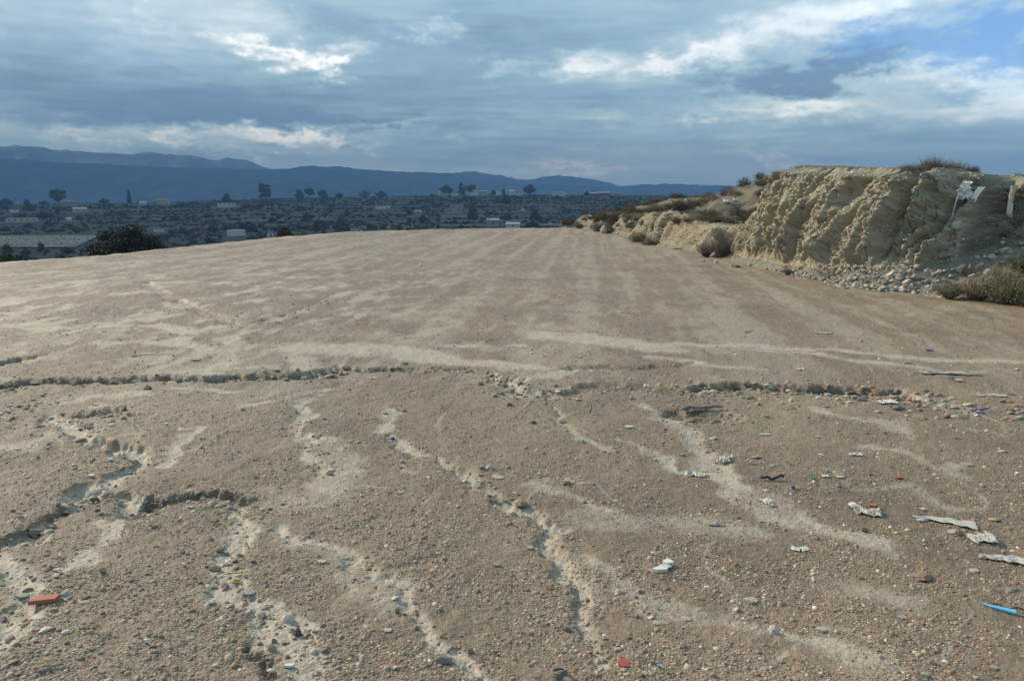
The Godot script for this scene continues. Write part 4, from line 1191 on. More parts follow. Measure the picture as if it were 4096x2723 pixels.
func build_mountains() -> void:
	for ri in RIDGES.size():
		var rg: Array = RIDGES[ri]
		var dist: float = rg[0]
		var depth: float = rg[1]
		var crest: Array = rg[2]
		var n1 := noise(1.0 / 900.0, 4, 200 + ri)
		var n2 := noise(1.0 / 230.0, 4, 210 + ri)
		var n3 := noise(1.0 / 60.0, 2, 220 + ri)
		var pos := PackedVector3Array()
		var col := PackedColorArray()
		var az := PackedFloat32Array()
		var a := -75.0
		while a < 75.0:
			az.append(a)
			a += 0.12 if absf(a) < 38.0 else 1.0
		var rows := 44
		for j in rows:
			var q := j / float(rows - 7)
			for i in az.size():
				var t := deg_to_rad(az[i])
				var top: float = table(crest, az[i]) * dist + EYE
				var r := dist - depth + depth * q
				var x := sin(t) * r
				var z := -cos(t) * r
				var y: float
				if q <= 1.0:
					y = lerpf(-30.0, top, pow(q, 1.15))
					var ravine := absf(n1.get_noise_2d(x * 1.2, z * 0.6)) * 2.0
					y -= (top + 30.0) * 1.0 * q * (1.0 - q) * ravine
					y += (top + 30.0) * (0.24 * n2.get_noise_2d(x, z) * q * (1.15 - q)) + 6.0 * n3.get_noise_2d(x, z) * q
				else:
					y = lerpf(top, -30.0, (q - 1.0) * 5.0)
				pos.append(Vector3(x, y, z))
				var c := Color(0.012, 0.017, 0.012).lerp(Color(0.14, 0.125, 0.10), sm(0.0, 0.5, n2.get_noise_2d(x * 1.4, z * 1.4) + 0.4 * n3.get_noise_2d(x, z)))
				col.append(c)
		var o := obj("mountain_range", sheet_mesh(az.size(), rows, pos, col, true), earth("mountain %d" % ri, 0.004, 0.95, 0.0, null))
		tag(o, rg[3], "mountains", "", "structure")

# the cloud whose shadow lies on the valley; the plateau is in the sun
func build_cloud(sun: Vector3) -> void:
	var up := 3000.0
	var shift := Vector2(sun.x, sun.z) * (up / sun.y)
	var edge := Vector2(-15.0, -95.0)
	var along := Vector2(0.67, -0.74)
	var away := Vector2(-0.74, -0.67)
	var n := noise(1.0 / 500.0, 4, 401)
	for side in 1:
		var pos := PackedVector3Array()
		var nx := 150
		var ny := 70
		# rows go round the slab: underside outwards, then back over the top
		for j in ny * 2:
			var top := j >= ny
			var q := (j if not top else 2 * ny - 1 - j) / float(ny - 1)
			for i in nx:
				var e := i / float(nx - 1)
				var la := lerpf(-7500.0, 6500.0, e)
				var lb := q * lerpf(4900.0, 4200.0, absf(e - 0.5))
				var p := edge + along * la + away * lb + shift
				var thick := sin(PI * clampf(q, 0.0, 1.0)) * sin(PI * e)
				thick = pow(maxf(thick, 0.0), 0.4)
				var l := n.get_noise_2d(p.x, p.y)
				pos.append(Vector3(p.x + 26.0 * n.get_noise_2d(p.y * 4.0, p.x * 4.0), up + (150.0 + 220.0 * l if top else -40.0 + 60.0 * l) * thick, p.y))
		var m := matte("cloud vapour", 0.86, 0.87, 0.88, 1.0, 0.0, 0.75)
		var o := obj("cloud", sheet_mesh(nx, ny * 2, pos, PackedColorArray()), m)
		tag(o, "broad grey cloud whose shadow lies over the valley", "cloud", "", "structure")

# ------------------------------------------------------------------ houses
# [x, z, turn, width, depth, height, roof, wall tone, roof tone, windows, label]
const HOUSES := [
	[0.4, -465, 0.06, 7.8, 5.5, 2.3, "gable", "white", "pale", 1, "low white house with a chimney just beyond the far rim of the plateau", "farmhouse", "house", true],
	[-11.5, -480.9, 0.14, 7.2, 5, 4.2, "shed", "grey", "pale", 1, "grey house with a pale sloping roof beside the low white house", "farmhouse", "house", true],
	[-52.4, -754.2, 0.22, 12.2, 7.3, 3.8, "ruin", "grey", "grey", 2, "grey roofless ruin on the terraced hillside", "ruined_house", "ruin", false],
	[-50.2, -685.2, 0.29, 14.5, 7.3, 3.9, "flat", "pink", "tile", 2, "pinkish low building just below the grey roofless ruin", "farmhouse", "house", false],
	[-98, -1141.8, 0.21, 12.1, 12.1, 4.1, "gable", "cream", "pale", 0, "small house with a pale gable roof at the end of the hilltop row", "farmhouse", "house", false],
	[-81.8, -1140.1, 0.28, 10, 8, 3.8, "flat", "white", "white", 1, "low white flat roofed hut between two hilltop trees", "hut", "hut", false],
	[-54.6, -1144.7, -0.19, 15, 12, 7.3, "gable", "white", "tile", 3, "two storey white house with a tiled roof under the high round pine", "villa", "house", false],
	[-40.7, -1145.3, 0.02, 12.9, 7.7, 5.7, "shed", "blue", "blue", 2, "bluish lean to with dark openings attached to the two storey house", "outbuilding", "outbuilding", false],
	[-20.7, -1145.8, 0.24, 5.7, 5.7, 6.4, "flat", "white", "white", 0, "tiny white square hut on the hilltop", "hut", "hut", false],
	[0, -1146, 0.07, 7.2, 7.2, 5.8, "gable", "white", "pale", 1, "taller white end of the double house on the hilltop", "farmhouse", "house", true],
	[8.9, -1146, 0.19, 10.7, 7.5, 5.1, "gable", "white", "tile", 2, "lower white half of the double house beside the large dense tree", "farmhouse", "house", false],
	[66.8, -1144.1, -0.25, 17.9, 8.9, 3.7, "gable", "white", "pink", 2, "white gabled house with a pinkish roof on the skyline", "farmhouse", "house", true],
	[116.7, -1140, -0.12, 14.2, 7.1, 3, "gable", "red", "pale", 2, "red walled building with a long pale roof", "farm_building", "building", false],
	[130, -1138.6, -0.24, 18.5, 9.2, 3.7, "gable", "red", "cream", 3, "longer wing of the red walled building", "farm_building", "building", false],
	[149.5, -1135.2, -0.11, 9.9, 7.9, 2.7, "gable", "pink", "tile", 1, "small pink house beyond the red walled building", "farmhouse", "house", false],
	[10, -724.9, 0.02, 2.7, 2.7, 2.1, "flat", "white", "white", 0, "tiny white cube of a hut on the middle terraces", "hut", "hut", false],
	[-127.6, -788.7, -0.08, 13.3, 5.3, 2.6, "flat", "white", "white", 3, "long low white shed on the terraces", "shed", "shed", false],
	[-78.7, -669.4, -0.02, 5.4, 4.3, 3.5, "shed", "pink", "cream", 1, "small pink shed with a bright sloping roof", "shed", "shed", false],
	[-82.2, -420, 0.08, 5.8, 3.5, 2.1, "ruin", "blue", "grey", 2, "bluish roofless ruin at the foot of the plateau slope", "ruined_house", "ruin", false],
	[-120.5, -396.1, 0.5, 2.5, 2.2, 2.2, "ruin", "pale", "grey", 1, "narrow pale ruined hut among bushes behind the rim", "ruined_house", "ruin", false],
	[-148.6, -427.9, 0.47, 8.8, 5.3, 2.8, "flat", "pale", "white", 0, "pale box shaped warehouse on the dark valley floor", "warehouse", "warehouse", false],
	[-221.5, -498, 0.25, 5.6, 2.8, 1.2, "flat", "pale", "pale", 0, "low pale roof line behind the large dark bush", "shed", "shed", false],
	[-420.8, -777.4, 0.64, 11.7, 8.2, 3.3, "gable", "cream", "cream", 2, "cream house below the large round pine", "farmhouse", "house", false],
	[-381.2, -620.2, 0.37, 20.9, 6.3, 2.7, "flat", "cream", "pale", 5, "long low pale building above the vineyard field", "farm_building", "building", false],
	[-490.2, -786.8, 0.62, 7.4, 4.4, 2.5, "flat", "white", "white", 1, "small white hut with a long flat roof on the far left slope", "hut", "hut", false],
	[-434.3, -996.5, 0.22, 13.7, 11, 4.2, "gable", "cream", "tile", 2, "cream house on the skyline beyond the pointed conifer", "farmhouse", "house", false],
	[-545.7, -984.9, 0.26, 17.2, 10.3, 3.8, "gable", "pink", "tile", 2, "pinkish house beside the trunk of the large round pine", "farmhouse", "house", false],
	[-317.9, -889.9, 0.53, 18.9, 5.7, 3.7, "flat", "pale", "pale", 4, "long pale wall like building under the skyline", "farm_building", "building", false],
	[-455.9, -987.9, 0.29, 7.4, 5.9, 2.5, "gable", "white", "pale", 1, "little white house next to the pointed conifer", "farmhouse", "house", false],
	[34.3, -751.2, -0.19, 6.6, 5.3, 2.3, "flat", "pink", "tile", 0, "low pinkish hut half hidden on the terraces", "hut", "hut", false],
	[-354.3, -637.1, 0.75, 3.2, 3.2, 1.6, "shed", "white", "white", 0, "very bright small roof glinting on the valley slope", "shed", "shed", false]]
const WALLS := {"white": [0.86, 0.86, 0.84], "cream": [0.62, 0.56, 0.44], "grey": [0.40, 0.40, 0.39], "pink": [0.46, 0.34, 0.28], "red": [0.32, 0.15, 0.11], "tile": [0.40, 0.26, 0.19], "pale": [0.76, 0.73, 0.66], "dark": [0.05, 0.05, 0.055], "blue": [0.48, 0.56, 0.62]}
func tone(k: String) -> StandardMaterial3D:
	var c: Array = WALLS[k]
	return matte("wall " + k, c[0], c[1], c[2], 0.9, 0.4)

func box(size: Vector3) -> BoxMesh:
	var b := BoxMesh.new()
	b.size = size
	return b

func gable(w: float, d: float, h: float) -> ArrayMesh:
	var st := SurfaceTool.new()
	st.begin(Mesh.PRIMITIVE_TRIANGLES)
	st.set_smooth_group(-1)
	var t := 0.22
	var a := [Vector3(-w / 2, 0, d / 2), Vector3(w / 2, 0, d / 2), Vector3(w / 2, h, 0), Vector3(-w / 2, h, 0), Vector3(-w / 2, 0, -d / 2), Vector3(w / 2, 0, -d / 2)]
	var b := []
	for p in a: b.append(p - Vector3(0, t, 0))
	for f in [[0, 3, 2, 1], [3, 4, 5, 2]]:
		for q in [0, 1, 2, 0, 2, 3]: st.add_vertex(a[f[q]])
		for q in [0, 2, 1, 0, 3, 2]: st.add_vertex(b[f[q]])
	for e in [[0, 1], [1, 2], [2, 5], [5, 4], [4, 3], [3, 0]]:
		for v in [a[e[0]], a[e[1]], b[e[1]], a[e[0]], b[e[1]], b[e[0]]]: st.add_vertex(v)
	# the gable ends
	for s in [-1.0, 1.0]:
		var x: float = s * (w / 2 - 0.3)
		for v in [Vector3(x, -t, d / 2 - 0.1), Vector3(x, h - t, 0), Vector3(x, -t, -d / 2 + 0.1)]: st.add_vertex(v)
	st.generate_normals()
	return st.commit()

func build_houses() -> void:
	for h in HOUSES:
		var o := thing(h[11], h[10], h[12], Vector3(h[0], terr(h[0], h[1]) - 0.2, h[1]), h[2], "buildings of the valley")
		var w: float = h[3]
		var d: float = h[4]
		var t: float = h[5]
		var wall := obj("wall", box(Vector3(w, t + 1.2, d)), tone(h[7]), o)
		wall.position.y = (t + 1.2) / 2 - 1.2
		if h[6] == "gable":
			var r := obj("roof", gable(w + 0.7, d + 0.8, minf(d * 0.28, t * 0.5)), tone(h[8]), o)
			r.position.y = t + 0.1
		elif h[6] == "flat":
			var r := obj("roof", box(Vector3(w + 0.3, 0.3, d + 0.3)), tone(h[8]), o)
			r.position.y = t + 0.15
		elif h[6] == "shed":
			var r := obj("roof", box(Vector3(w + 0.6, 0.22, d + 0.9)), tone(h[8]), o)
			r.position.y = t + 0.55
			r.rotation.x = 0.14
		elif h[6] == "ruin":
			var rr := RandomNumberGenerator.new()
			rr.seed = int(w * 100)
			for k in 4:                                   # broken wall heads
				var bw := w / 4.0 - 0.04
				var bh := rr.randf_range(0.4, 1.8)
				var p := obj("wall_stub", box(Vector3(bw, bh, 0.4)), tone(h[8]), o)
				p.position = Vector3(-w / 2 + (k + 0.5) * w / 4.0, t + bh / 2 + 0.003, d / 2 - 0.25)
		var nw: int = h[9]
		for k in nw:
			var p := obj("window", box(Vector3(minf(1.1, w / nw * 0.45), minf(1.3, t * 0.4), 0.12)), tone("dark"), o)
			p.position = Vector3((k + 0.5) * w / nw - w / 2, t * 0.62, d / 2 + 0.02)
		if h[13]:
			var c := obj("chimney", box(Vector3(0.9, 1.5, 0.9)), tone(h[7]), o)
			c.position = Vector3(-w / 2 + 0.9, t + 1.0, 0.3)

# ------------------------------------------------------------------ shrubs on the bank and the rim
func twig(st: SurfaceTool, r: RandomNumberGenerator, a: Vector3, dir: Vector3, length: float, wid: float, bend: float) -> Vector3:
	var p := a
	var d := dir.normalized()
	var side := d.cross(Vector3(r.randfn(), r.randfn(), r.randfn())).normalized()
	var turn := Vector3(r.randfn(), r.randfn() * 0.5, r.randfn()) * bend
	for k in 3:
		var n := p + d * length / 3.0
		var w0 := side * wid * (1.0 - k / 3.2) * 0.5
		var w1 := side * wid * (1.0 - (k + 1) / 3.2) * 0.5
		for v in [p - w0, p + w0, n + w1, p - w0, n + w1, n - w1]: st.add_vertex(v)
		p = n
		d = (d + turn * 0.33).normalized()
	return p

# a shrub one metre wide and one metre high: [stems, foliage]
func shrub_meshes(s: int, style: String) -> Array:
	var r := RandomNumberGenerator.new()
	r.seed = s
	var st := SurfaceTool.new()
	st.begin(Mesh.PRIMITIVE_TRIANGLES)
	var lf := SurfaceTool.new()
	lf.begin(Mesh.PRIMITIVE_TRIANGLES)
	var stems: int = {"dry": 150, "green": 60, "grass": 34}[style]
	for k in stems:
		var a := r.randf() * TAU
		var q := sqrt(r.randf())
		var base := Vector3(cos(a) * 0.12 * q, -0.03, sin(a) * 0.12 * q)
		var tip := Vector3(cos(a) * 0.46 * q, (0.55 + 0.45 * r.randf()) * (1.05 - 0.45 * q * q), sin(a) * 0.46 * q)
		var end := twig(st, r, base, tip - base, base.distance_to(tip), 0.018, 0.35)
		match style:
			"dry":
				for i in 9:
					var t := base.lerp(end, r.randf_range(0.4, 1.0))
					twig(lf, r, t, Vector3(r.randfn(), r.randf() * 1.2, r.randfn()) + (tip - base) * 1.5, r.randf_range(0.08, 0.22), 0.012, 0.8)
			"green":
				for i in 30:
					var t := base.lerp(end, r.randf_range(0.35, 1.03)) + Vector3(r.randfn(), r.randfn(), r.randfn()) * 0.05
					leaf_blob(lf, r, t, Vector3.ONE * 0.01, 1, 0.05)
			"grass":
				for i in 14:
					var b2 := Vector3(cos(a) * 0.42 * q, -0.02, sin(a) * 0.42 * q) + Vector3(r.randfn(), 0, r.randfn()) * 0.06
					twig(lf, r, b2, Vector3(r.randfn() * 0.35, 1.0, r.randfn() * 0.35), r.randf_range(0.3, 1.1) * (1.0 - 0.35 * q), 0.02, 0.45)
	return [st.commit(), lf.commit()]

const SHRUB := {"dry": [0.115, 0.088, 0.062], "tan": [0.24, 0.19, 0.115], "olive": [0.105, 0.10, 0.045], "green": [0.075, 0.095, 0.028], "dark": [0.040, 0.042, 0.025], "rust": [0.13, 0.07, 0.035], "brown": [0.085, 0.066, 0.050]}
# [x, z, height of the ground, width, height, style, tone, label, on the bank]
const SHRUBS := [
	[5.55, -20.89, 0, 0.95, 0.74, "dry", "brown", "big dry brown thorn bush at the foot of the bank where the tall cliff begins", false],
	[5.26, -21.42, 0, 0.6, 0.43, "dry", "dry", "lower dry bush leaning against the big brown thorn bush", false],
	[5.78, -21.29, 0.3, 0.59, 0.48, "dry", "brown", "dry bush on the slope above the big brown thorn bush", true],
	[6.98, -12.48, 0, 0.54, 0.32, "green", "olive", "low olive green shrub at the end of the boulders", false],
	[7.26, -12.24, 0, 0.69, 0.47, "dry", "tan", "straw coloured bush beside the low olive shrub", false],
	[7.43, -11.83, 0, 0.67, 0.51, "green", "olive", "dense olive bush at the right edge of the bank foot", false],
	[7.57, -11.55, 0, 0.68, 0.56, "green", "green", "darkest green bush at the corner of the bank foot", false],
	[8.3, -12.92, 0.41, 0.49, 0.36, "green", "green", "bright green shrub growing on the rubble slope", true],
	[7.86, -12.65, 0.21, 0.58, 0.39, "dry", "tan", "dry yellowish growth on the rubble above the olive bush", true],
	[6.16, -15.04, 0, 0.54, 0.23, "dry", "dry", "thin dry bush at the foot of the cliff beside the boulders", false],
	[5.76, -16.41, 0, 0.33, 0.15, "dry", "dry", "tiny dry tuft at the foot of the tall cliff", false],
	[7.2, -14.51, 2.08, 0.47, 0.18, "grass", "dry", "sparse dry grass on the crest of the tall cliff", true],
	[7.62, -14.66, 2.08, 0.44, 0.35, "grass", "brown", "tallest thin grass stalks on the crest of the tall cliff", true],
	[7.74, -14.72, 2.09, 0.2, 0.16, "green", "green", "small vivid green tuft among the tall crest stalks", true],
	[8.19, -14.99, 2.08, 0.45, 0.26, "grass", "dry", "wispy grass between the two green clumps on the crest", true],
	[8.69, -15.26, 2.08, 0.4, 0.21, "green", "dark", "dark low bush at the end of the crest grass", true],
	[10, -15.89, 2.09, 0.24, 0.2, "grass", "dry", "thin twigs standing on the crest at the picture edge", true],
	[3.3, -34.46, 0, 0.65, 0.39, "dry", "dark", "dark rounded bush at the foot of the far bank", true],
	[3.38, -40.07, 0.04, 0.6, 0.35, "dry", "brown", "small brown bush nearest the far end of the bank", true],
	[3.95, -36.92, 0, 1.11, 0.56, "dry", "brown", "brown scrub spreading over the far bank", true],
	[4.42, -37.82, 0.39, 1.04, 0.52, "dry", "brown", "brown scrub on the crest of the far bank", true],
	[4.53, -35.66, 0.14, 0.9, 0.54, "dry", "brown", "dark scrub above the green white rubbish", true],
	[3.79, -28.34, 0, 0.86, 0.5, "dry", "olive", "olive dry bush in front of the green white rubbish", true],
	[4.36, -26.57, 0, 0.87, 0.37, "dry", "brown", "low dark brush at the foot of the first clay step", true],
	[4.97, -29.72, 0.5, 0.34, 0.3, "dry", "brown", "round grey bush on the face of the first clay step", true],
	[4.96, -27.56, 0.44, 0.35, 0.38, "dry", "brown", "second grey bush on the face of the first clay step", true],
	[5.18, -34.43, 0.75, 0.47, 0.6, "dry", "rust", "rust coloured bush at the notch of the bank", true],
	[6.41, -38.8, 1.12, 0.68, 0.39, "green", "olive", "yellow green bush on the mound behind the notch", true],
	[5.27, -28.04, 1.05, 1.26, 0.32, "dry", "olive", "broad olive scrub along the top of the first clay step", true],
	[6.88, -38.5, 1.26, 0.96, 0.34, "dry", "brown", "brown scrub on the skyline of the mound", true],
	[7.74, -38, 1.46, 0.85, 0.28, "dry", "dark", "dark scrub on the skyline of the mound", true],
	[8.16, -34.4, 1.49, 0.6, 0.26, "green", "olive", "green bush on the skyline in the middle of the mound", true],
	[7.06, -28.4, 1.5, 0.64, 0.21, "dry", "brown", "dry scrub on the skyline near the tall cliff", true],
	[6.14, -25.25, 0.98, 0.82, 0.32, "green", "olive", "wide green bush on the slope behind the second clay step", true],
	[5.53, -25.04, 0.83, 0.5, 0.19, "dry", "rust", "reddish brown tuft behind the crest of the second clay step", true],
	[5.26, -25.55, 0.78, 0.58, 0.26, "dry", "dark", "dark scrub in the hollow between the clay steps", true],
	[6.11, -23.84, 0.83, 0.54, 0.27, "dry", "olive", "olive scrub on the slope next to the tall cliff", true],
	[4.53, -24.05, 0, 0.49, 0.15, "dry", "olive", "small green weeds at the foot of the second clay step", true],
	[6.29, -26.75, 1.24, 0.87, 0.23, "dry", "brown", "brown brush halfway up the mound", true],
	[5.68, -26.99, 1.13, 0.68, 0.24, "dry", "dry", "dry brush behind the pale slab on the mound", true]]
func build_shrubs() -> void:
	var kinds := {}
	var k := 0
	for t in SHRUBS:
		var key := "%s%d" % [t[5], k % 3]
		if not kinds.has(key): kinds[key] = shrub_meshes(1200 + kinds.size() * 17, t[5])
		var at := Vector3(t[0], t[2], t[1])
		if t[8]: at = on_bank(at) - Vector3(0, 0.0 if t[5] == "grass" else 0.04, 0)
		var o := thing("grass_tuft" if t[5] == "grass" else "shrub", t[7], "grass" if t[5] == "grass" else "shrub", at, k * 2.1, "grass on the crest of the bank" if t[5] == "grass" else "shrubs along the bank")
		var c: Array = SHRUB[t[6]]
		var a := obj("stems", kinds[key][0], matte("twigs", 0.12, 0.09, 0.065, 0.95), o)
		var b := obj("foliage", kinds[key][1], matte("shrub " + t[6], c[0], c[1], c[2], 0.9, 0.0, 0.3), o)
		a.scale = Vector3(t[3], t[4], t[3])
		b.scale = a.scale
		k += 1

# the big dark bush that rises from the slope behind the rim
func build_rim_bush() -> void:
	var r := RandomNumberGenerator.new()
	r.seed = 4242
	for f in RIM_BUSHES:
		var o := thing("bush", f[5], "bush", Vector3(f[0], f[2], f[1]))
		var st := SurfaceTool.new()
		st.begin(Mesh.PRIMITIVE_TRIANGLES)
		for k in 26:
			var a := r.randf() * TAU
			twig(st, r, Vector3(cos(a) * 0.2, 0, sin(a) * 0.2), Vector3(cos(a), 1.2 + r.randf(), sin(a)), f[4] * 0.8, 0.05, 0.5)
		obj("stems", st.commit(), matte("twigs", 0.12, 0.09, 0.065, 0.95), o)
		var lf := SurfaceTool.new()
		lf.begin(Mesh.PRIMITIVE_TRIANGLES)
		for k in 150:
			var a := r.randf() * TAU
			var q := sqrt(r.randf())
			var top: float = f[4] * 1.12 * sqrt(maxf(0.05, 1.0 - q * q * 0.8))
			leaf_blob(lf, r, Vector3(cos(a) * q * f[3] * 0.46, top * r.randf_range(0.35, 0.86), sin(a) * q * f[3] * 0.46), Vector3(0.42, 0.34, 0.42) * (f[3] / 4.0), 130, 0.085)
		obj("foliage", lf.commit(), matte("rim foliage " + f[6], LEAF[f[6]][0] * 0.75, LEAF[f[6]][1] * 0.75, LEAF[f[6]][2] * 0.75, 0.9), o)
# [x, z, foot, width, height, label, tone]
const RIM_BUSHES := [
	[-16.01, -33, -1.79, 3.35, 2.16, "large dark rounded bush rising behind the rim of the plateau", "dark"],
	[-16.58, -26, -0.74, 0.99, 0.43, "low dark green weeds at the left end of the rim", "green"],
	[-17.12, -60, -1.9, 1.22, 1.27, "brownish olive bush behind the rim beside the narrow ruin", "brown"]]

# ------------------------------------------------------------------ litter
# crumpled film, rag or paper: a sheet bent into folds, narrower towards its ends as told
func film_mesh(s: int, w: float, d: float, folds: float, taper0: float, taper1: float, ragged: float) -> ArrayMesh:
	var nx := 30
	var nz := 16
	var n := noise(1.0, 3, s)
	var pos := PackedVector3Array()
	for j in nz:
		for i in nx:
			var u := i / float(nx - 1)
			var v := j / float(nz - 1) - 0.5
			var wide := d * lerpf(taper0, taper1, u) * (0.85 + ragged * 0.8 * n.get_noise_2d(u * 3.5, 5.0 + signf(v)))
			var x := (u - 0.5) * w * (1.0 + ragged * 0.25 * n.get_noise_2d(v * 4.0, 40.0 + signf(u - 0.5)))
			var z := v * wide + 0.22 * d * n.get_noise_2d(u * 3.0, 80.0)
			var ridge := 1.0 - 2.2 * absf(n.get_noise_2d(u * 2.6 + 70.0, v * 2.2 + 11.0))
			var y := 0.004 + 0.45 * folds * maxf(0.0, 0.35 + 0.5 * n.get_noise_2d(u * 1.8, v * 1.6 + 31.0) + 0.45 * ridge) * (1.0 - 0.75 * pow(absf(v) * 2.0, 3.0))
			pos.append(Vector3(x, y, z))
	return sheet_mesh(nx, nz, pos, PackedColorArray())

# a flat broken piece with straight edges and some thickness; points lie on the ground plane
func shard_mesh(pts: Array, thick: float) -> ArrayMesh:
	var st := SurfaceTool.new()
	st.begin(Mesh.PRIMITIVE_TRIANGLES)
	st.set_smooth_group(-1)
	var n := pts.size()
	var c := Vector3.ZERO
	var hi := []
	var lo := []
	for p: Vector2 in pts:
		hi.append(Vector3(p.x * 0.96, thick, p.y * 0.96))
		lo.append(Vector3(p.x, 0, p.y))
	for k in n:
		var m := (k + 1) % n
		for v in [Vector3(0, thick * 1.02, 0), hi[k], hi[m], lo[k], hi[m], hi[k], lo[k], lo[m], hi[m]]: st.add_vertex(v)
	st.generate_normals()
	return st.commit()

const STUFF := {"white": [0.82, 0.80, 0.76], "greywhite": [0.62, 0.59, 0.54], "clear": [0.60, 0.55, 0.46], "blue": [0.05, 0.09, 0.34], "sky": [0.09, 0.42, 0.66], "navy": [0.03, 0.045, 0.09], "orange": [0.52, 0.15, 0.06], "red": [0.44, 0.075, 0.075], "brick": [0.46, 0.17, 0.10], "yellow": [0.52, 0.36, 0.04], "black": [0.03, 0.03, 0.032], "rust": [0.11, 0.05, 0.025], "wood": [0.26, 0.20, 0.14], "grey": [0.22, 0.21, 0.20], "lime": [0.40, 0.62, 0.05], "teal": [0.03, 0.28, 0.33], "purple": [0.12, 0.10, 0.30], "tan": [0.42, 0.32, 0.18], "green": [0.30, 0.42, 0.30]}
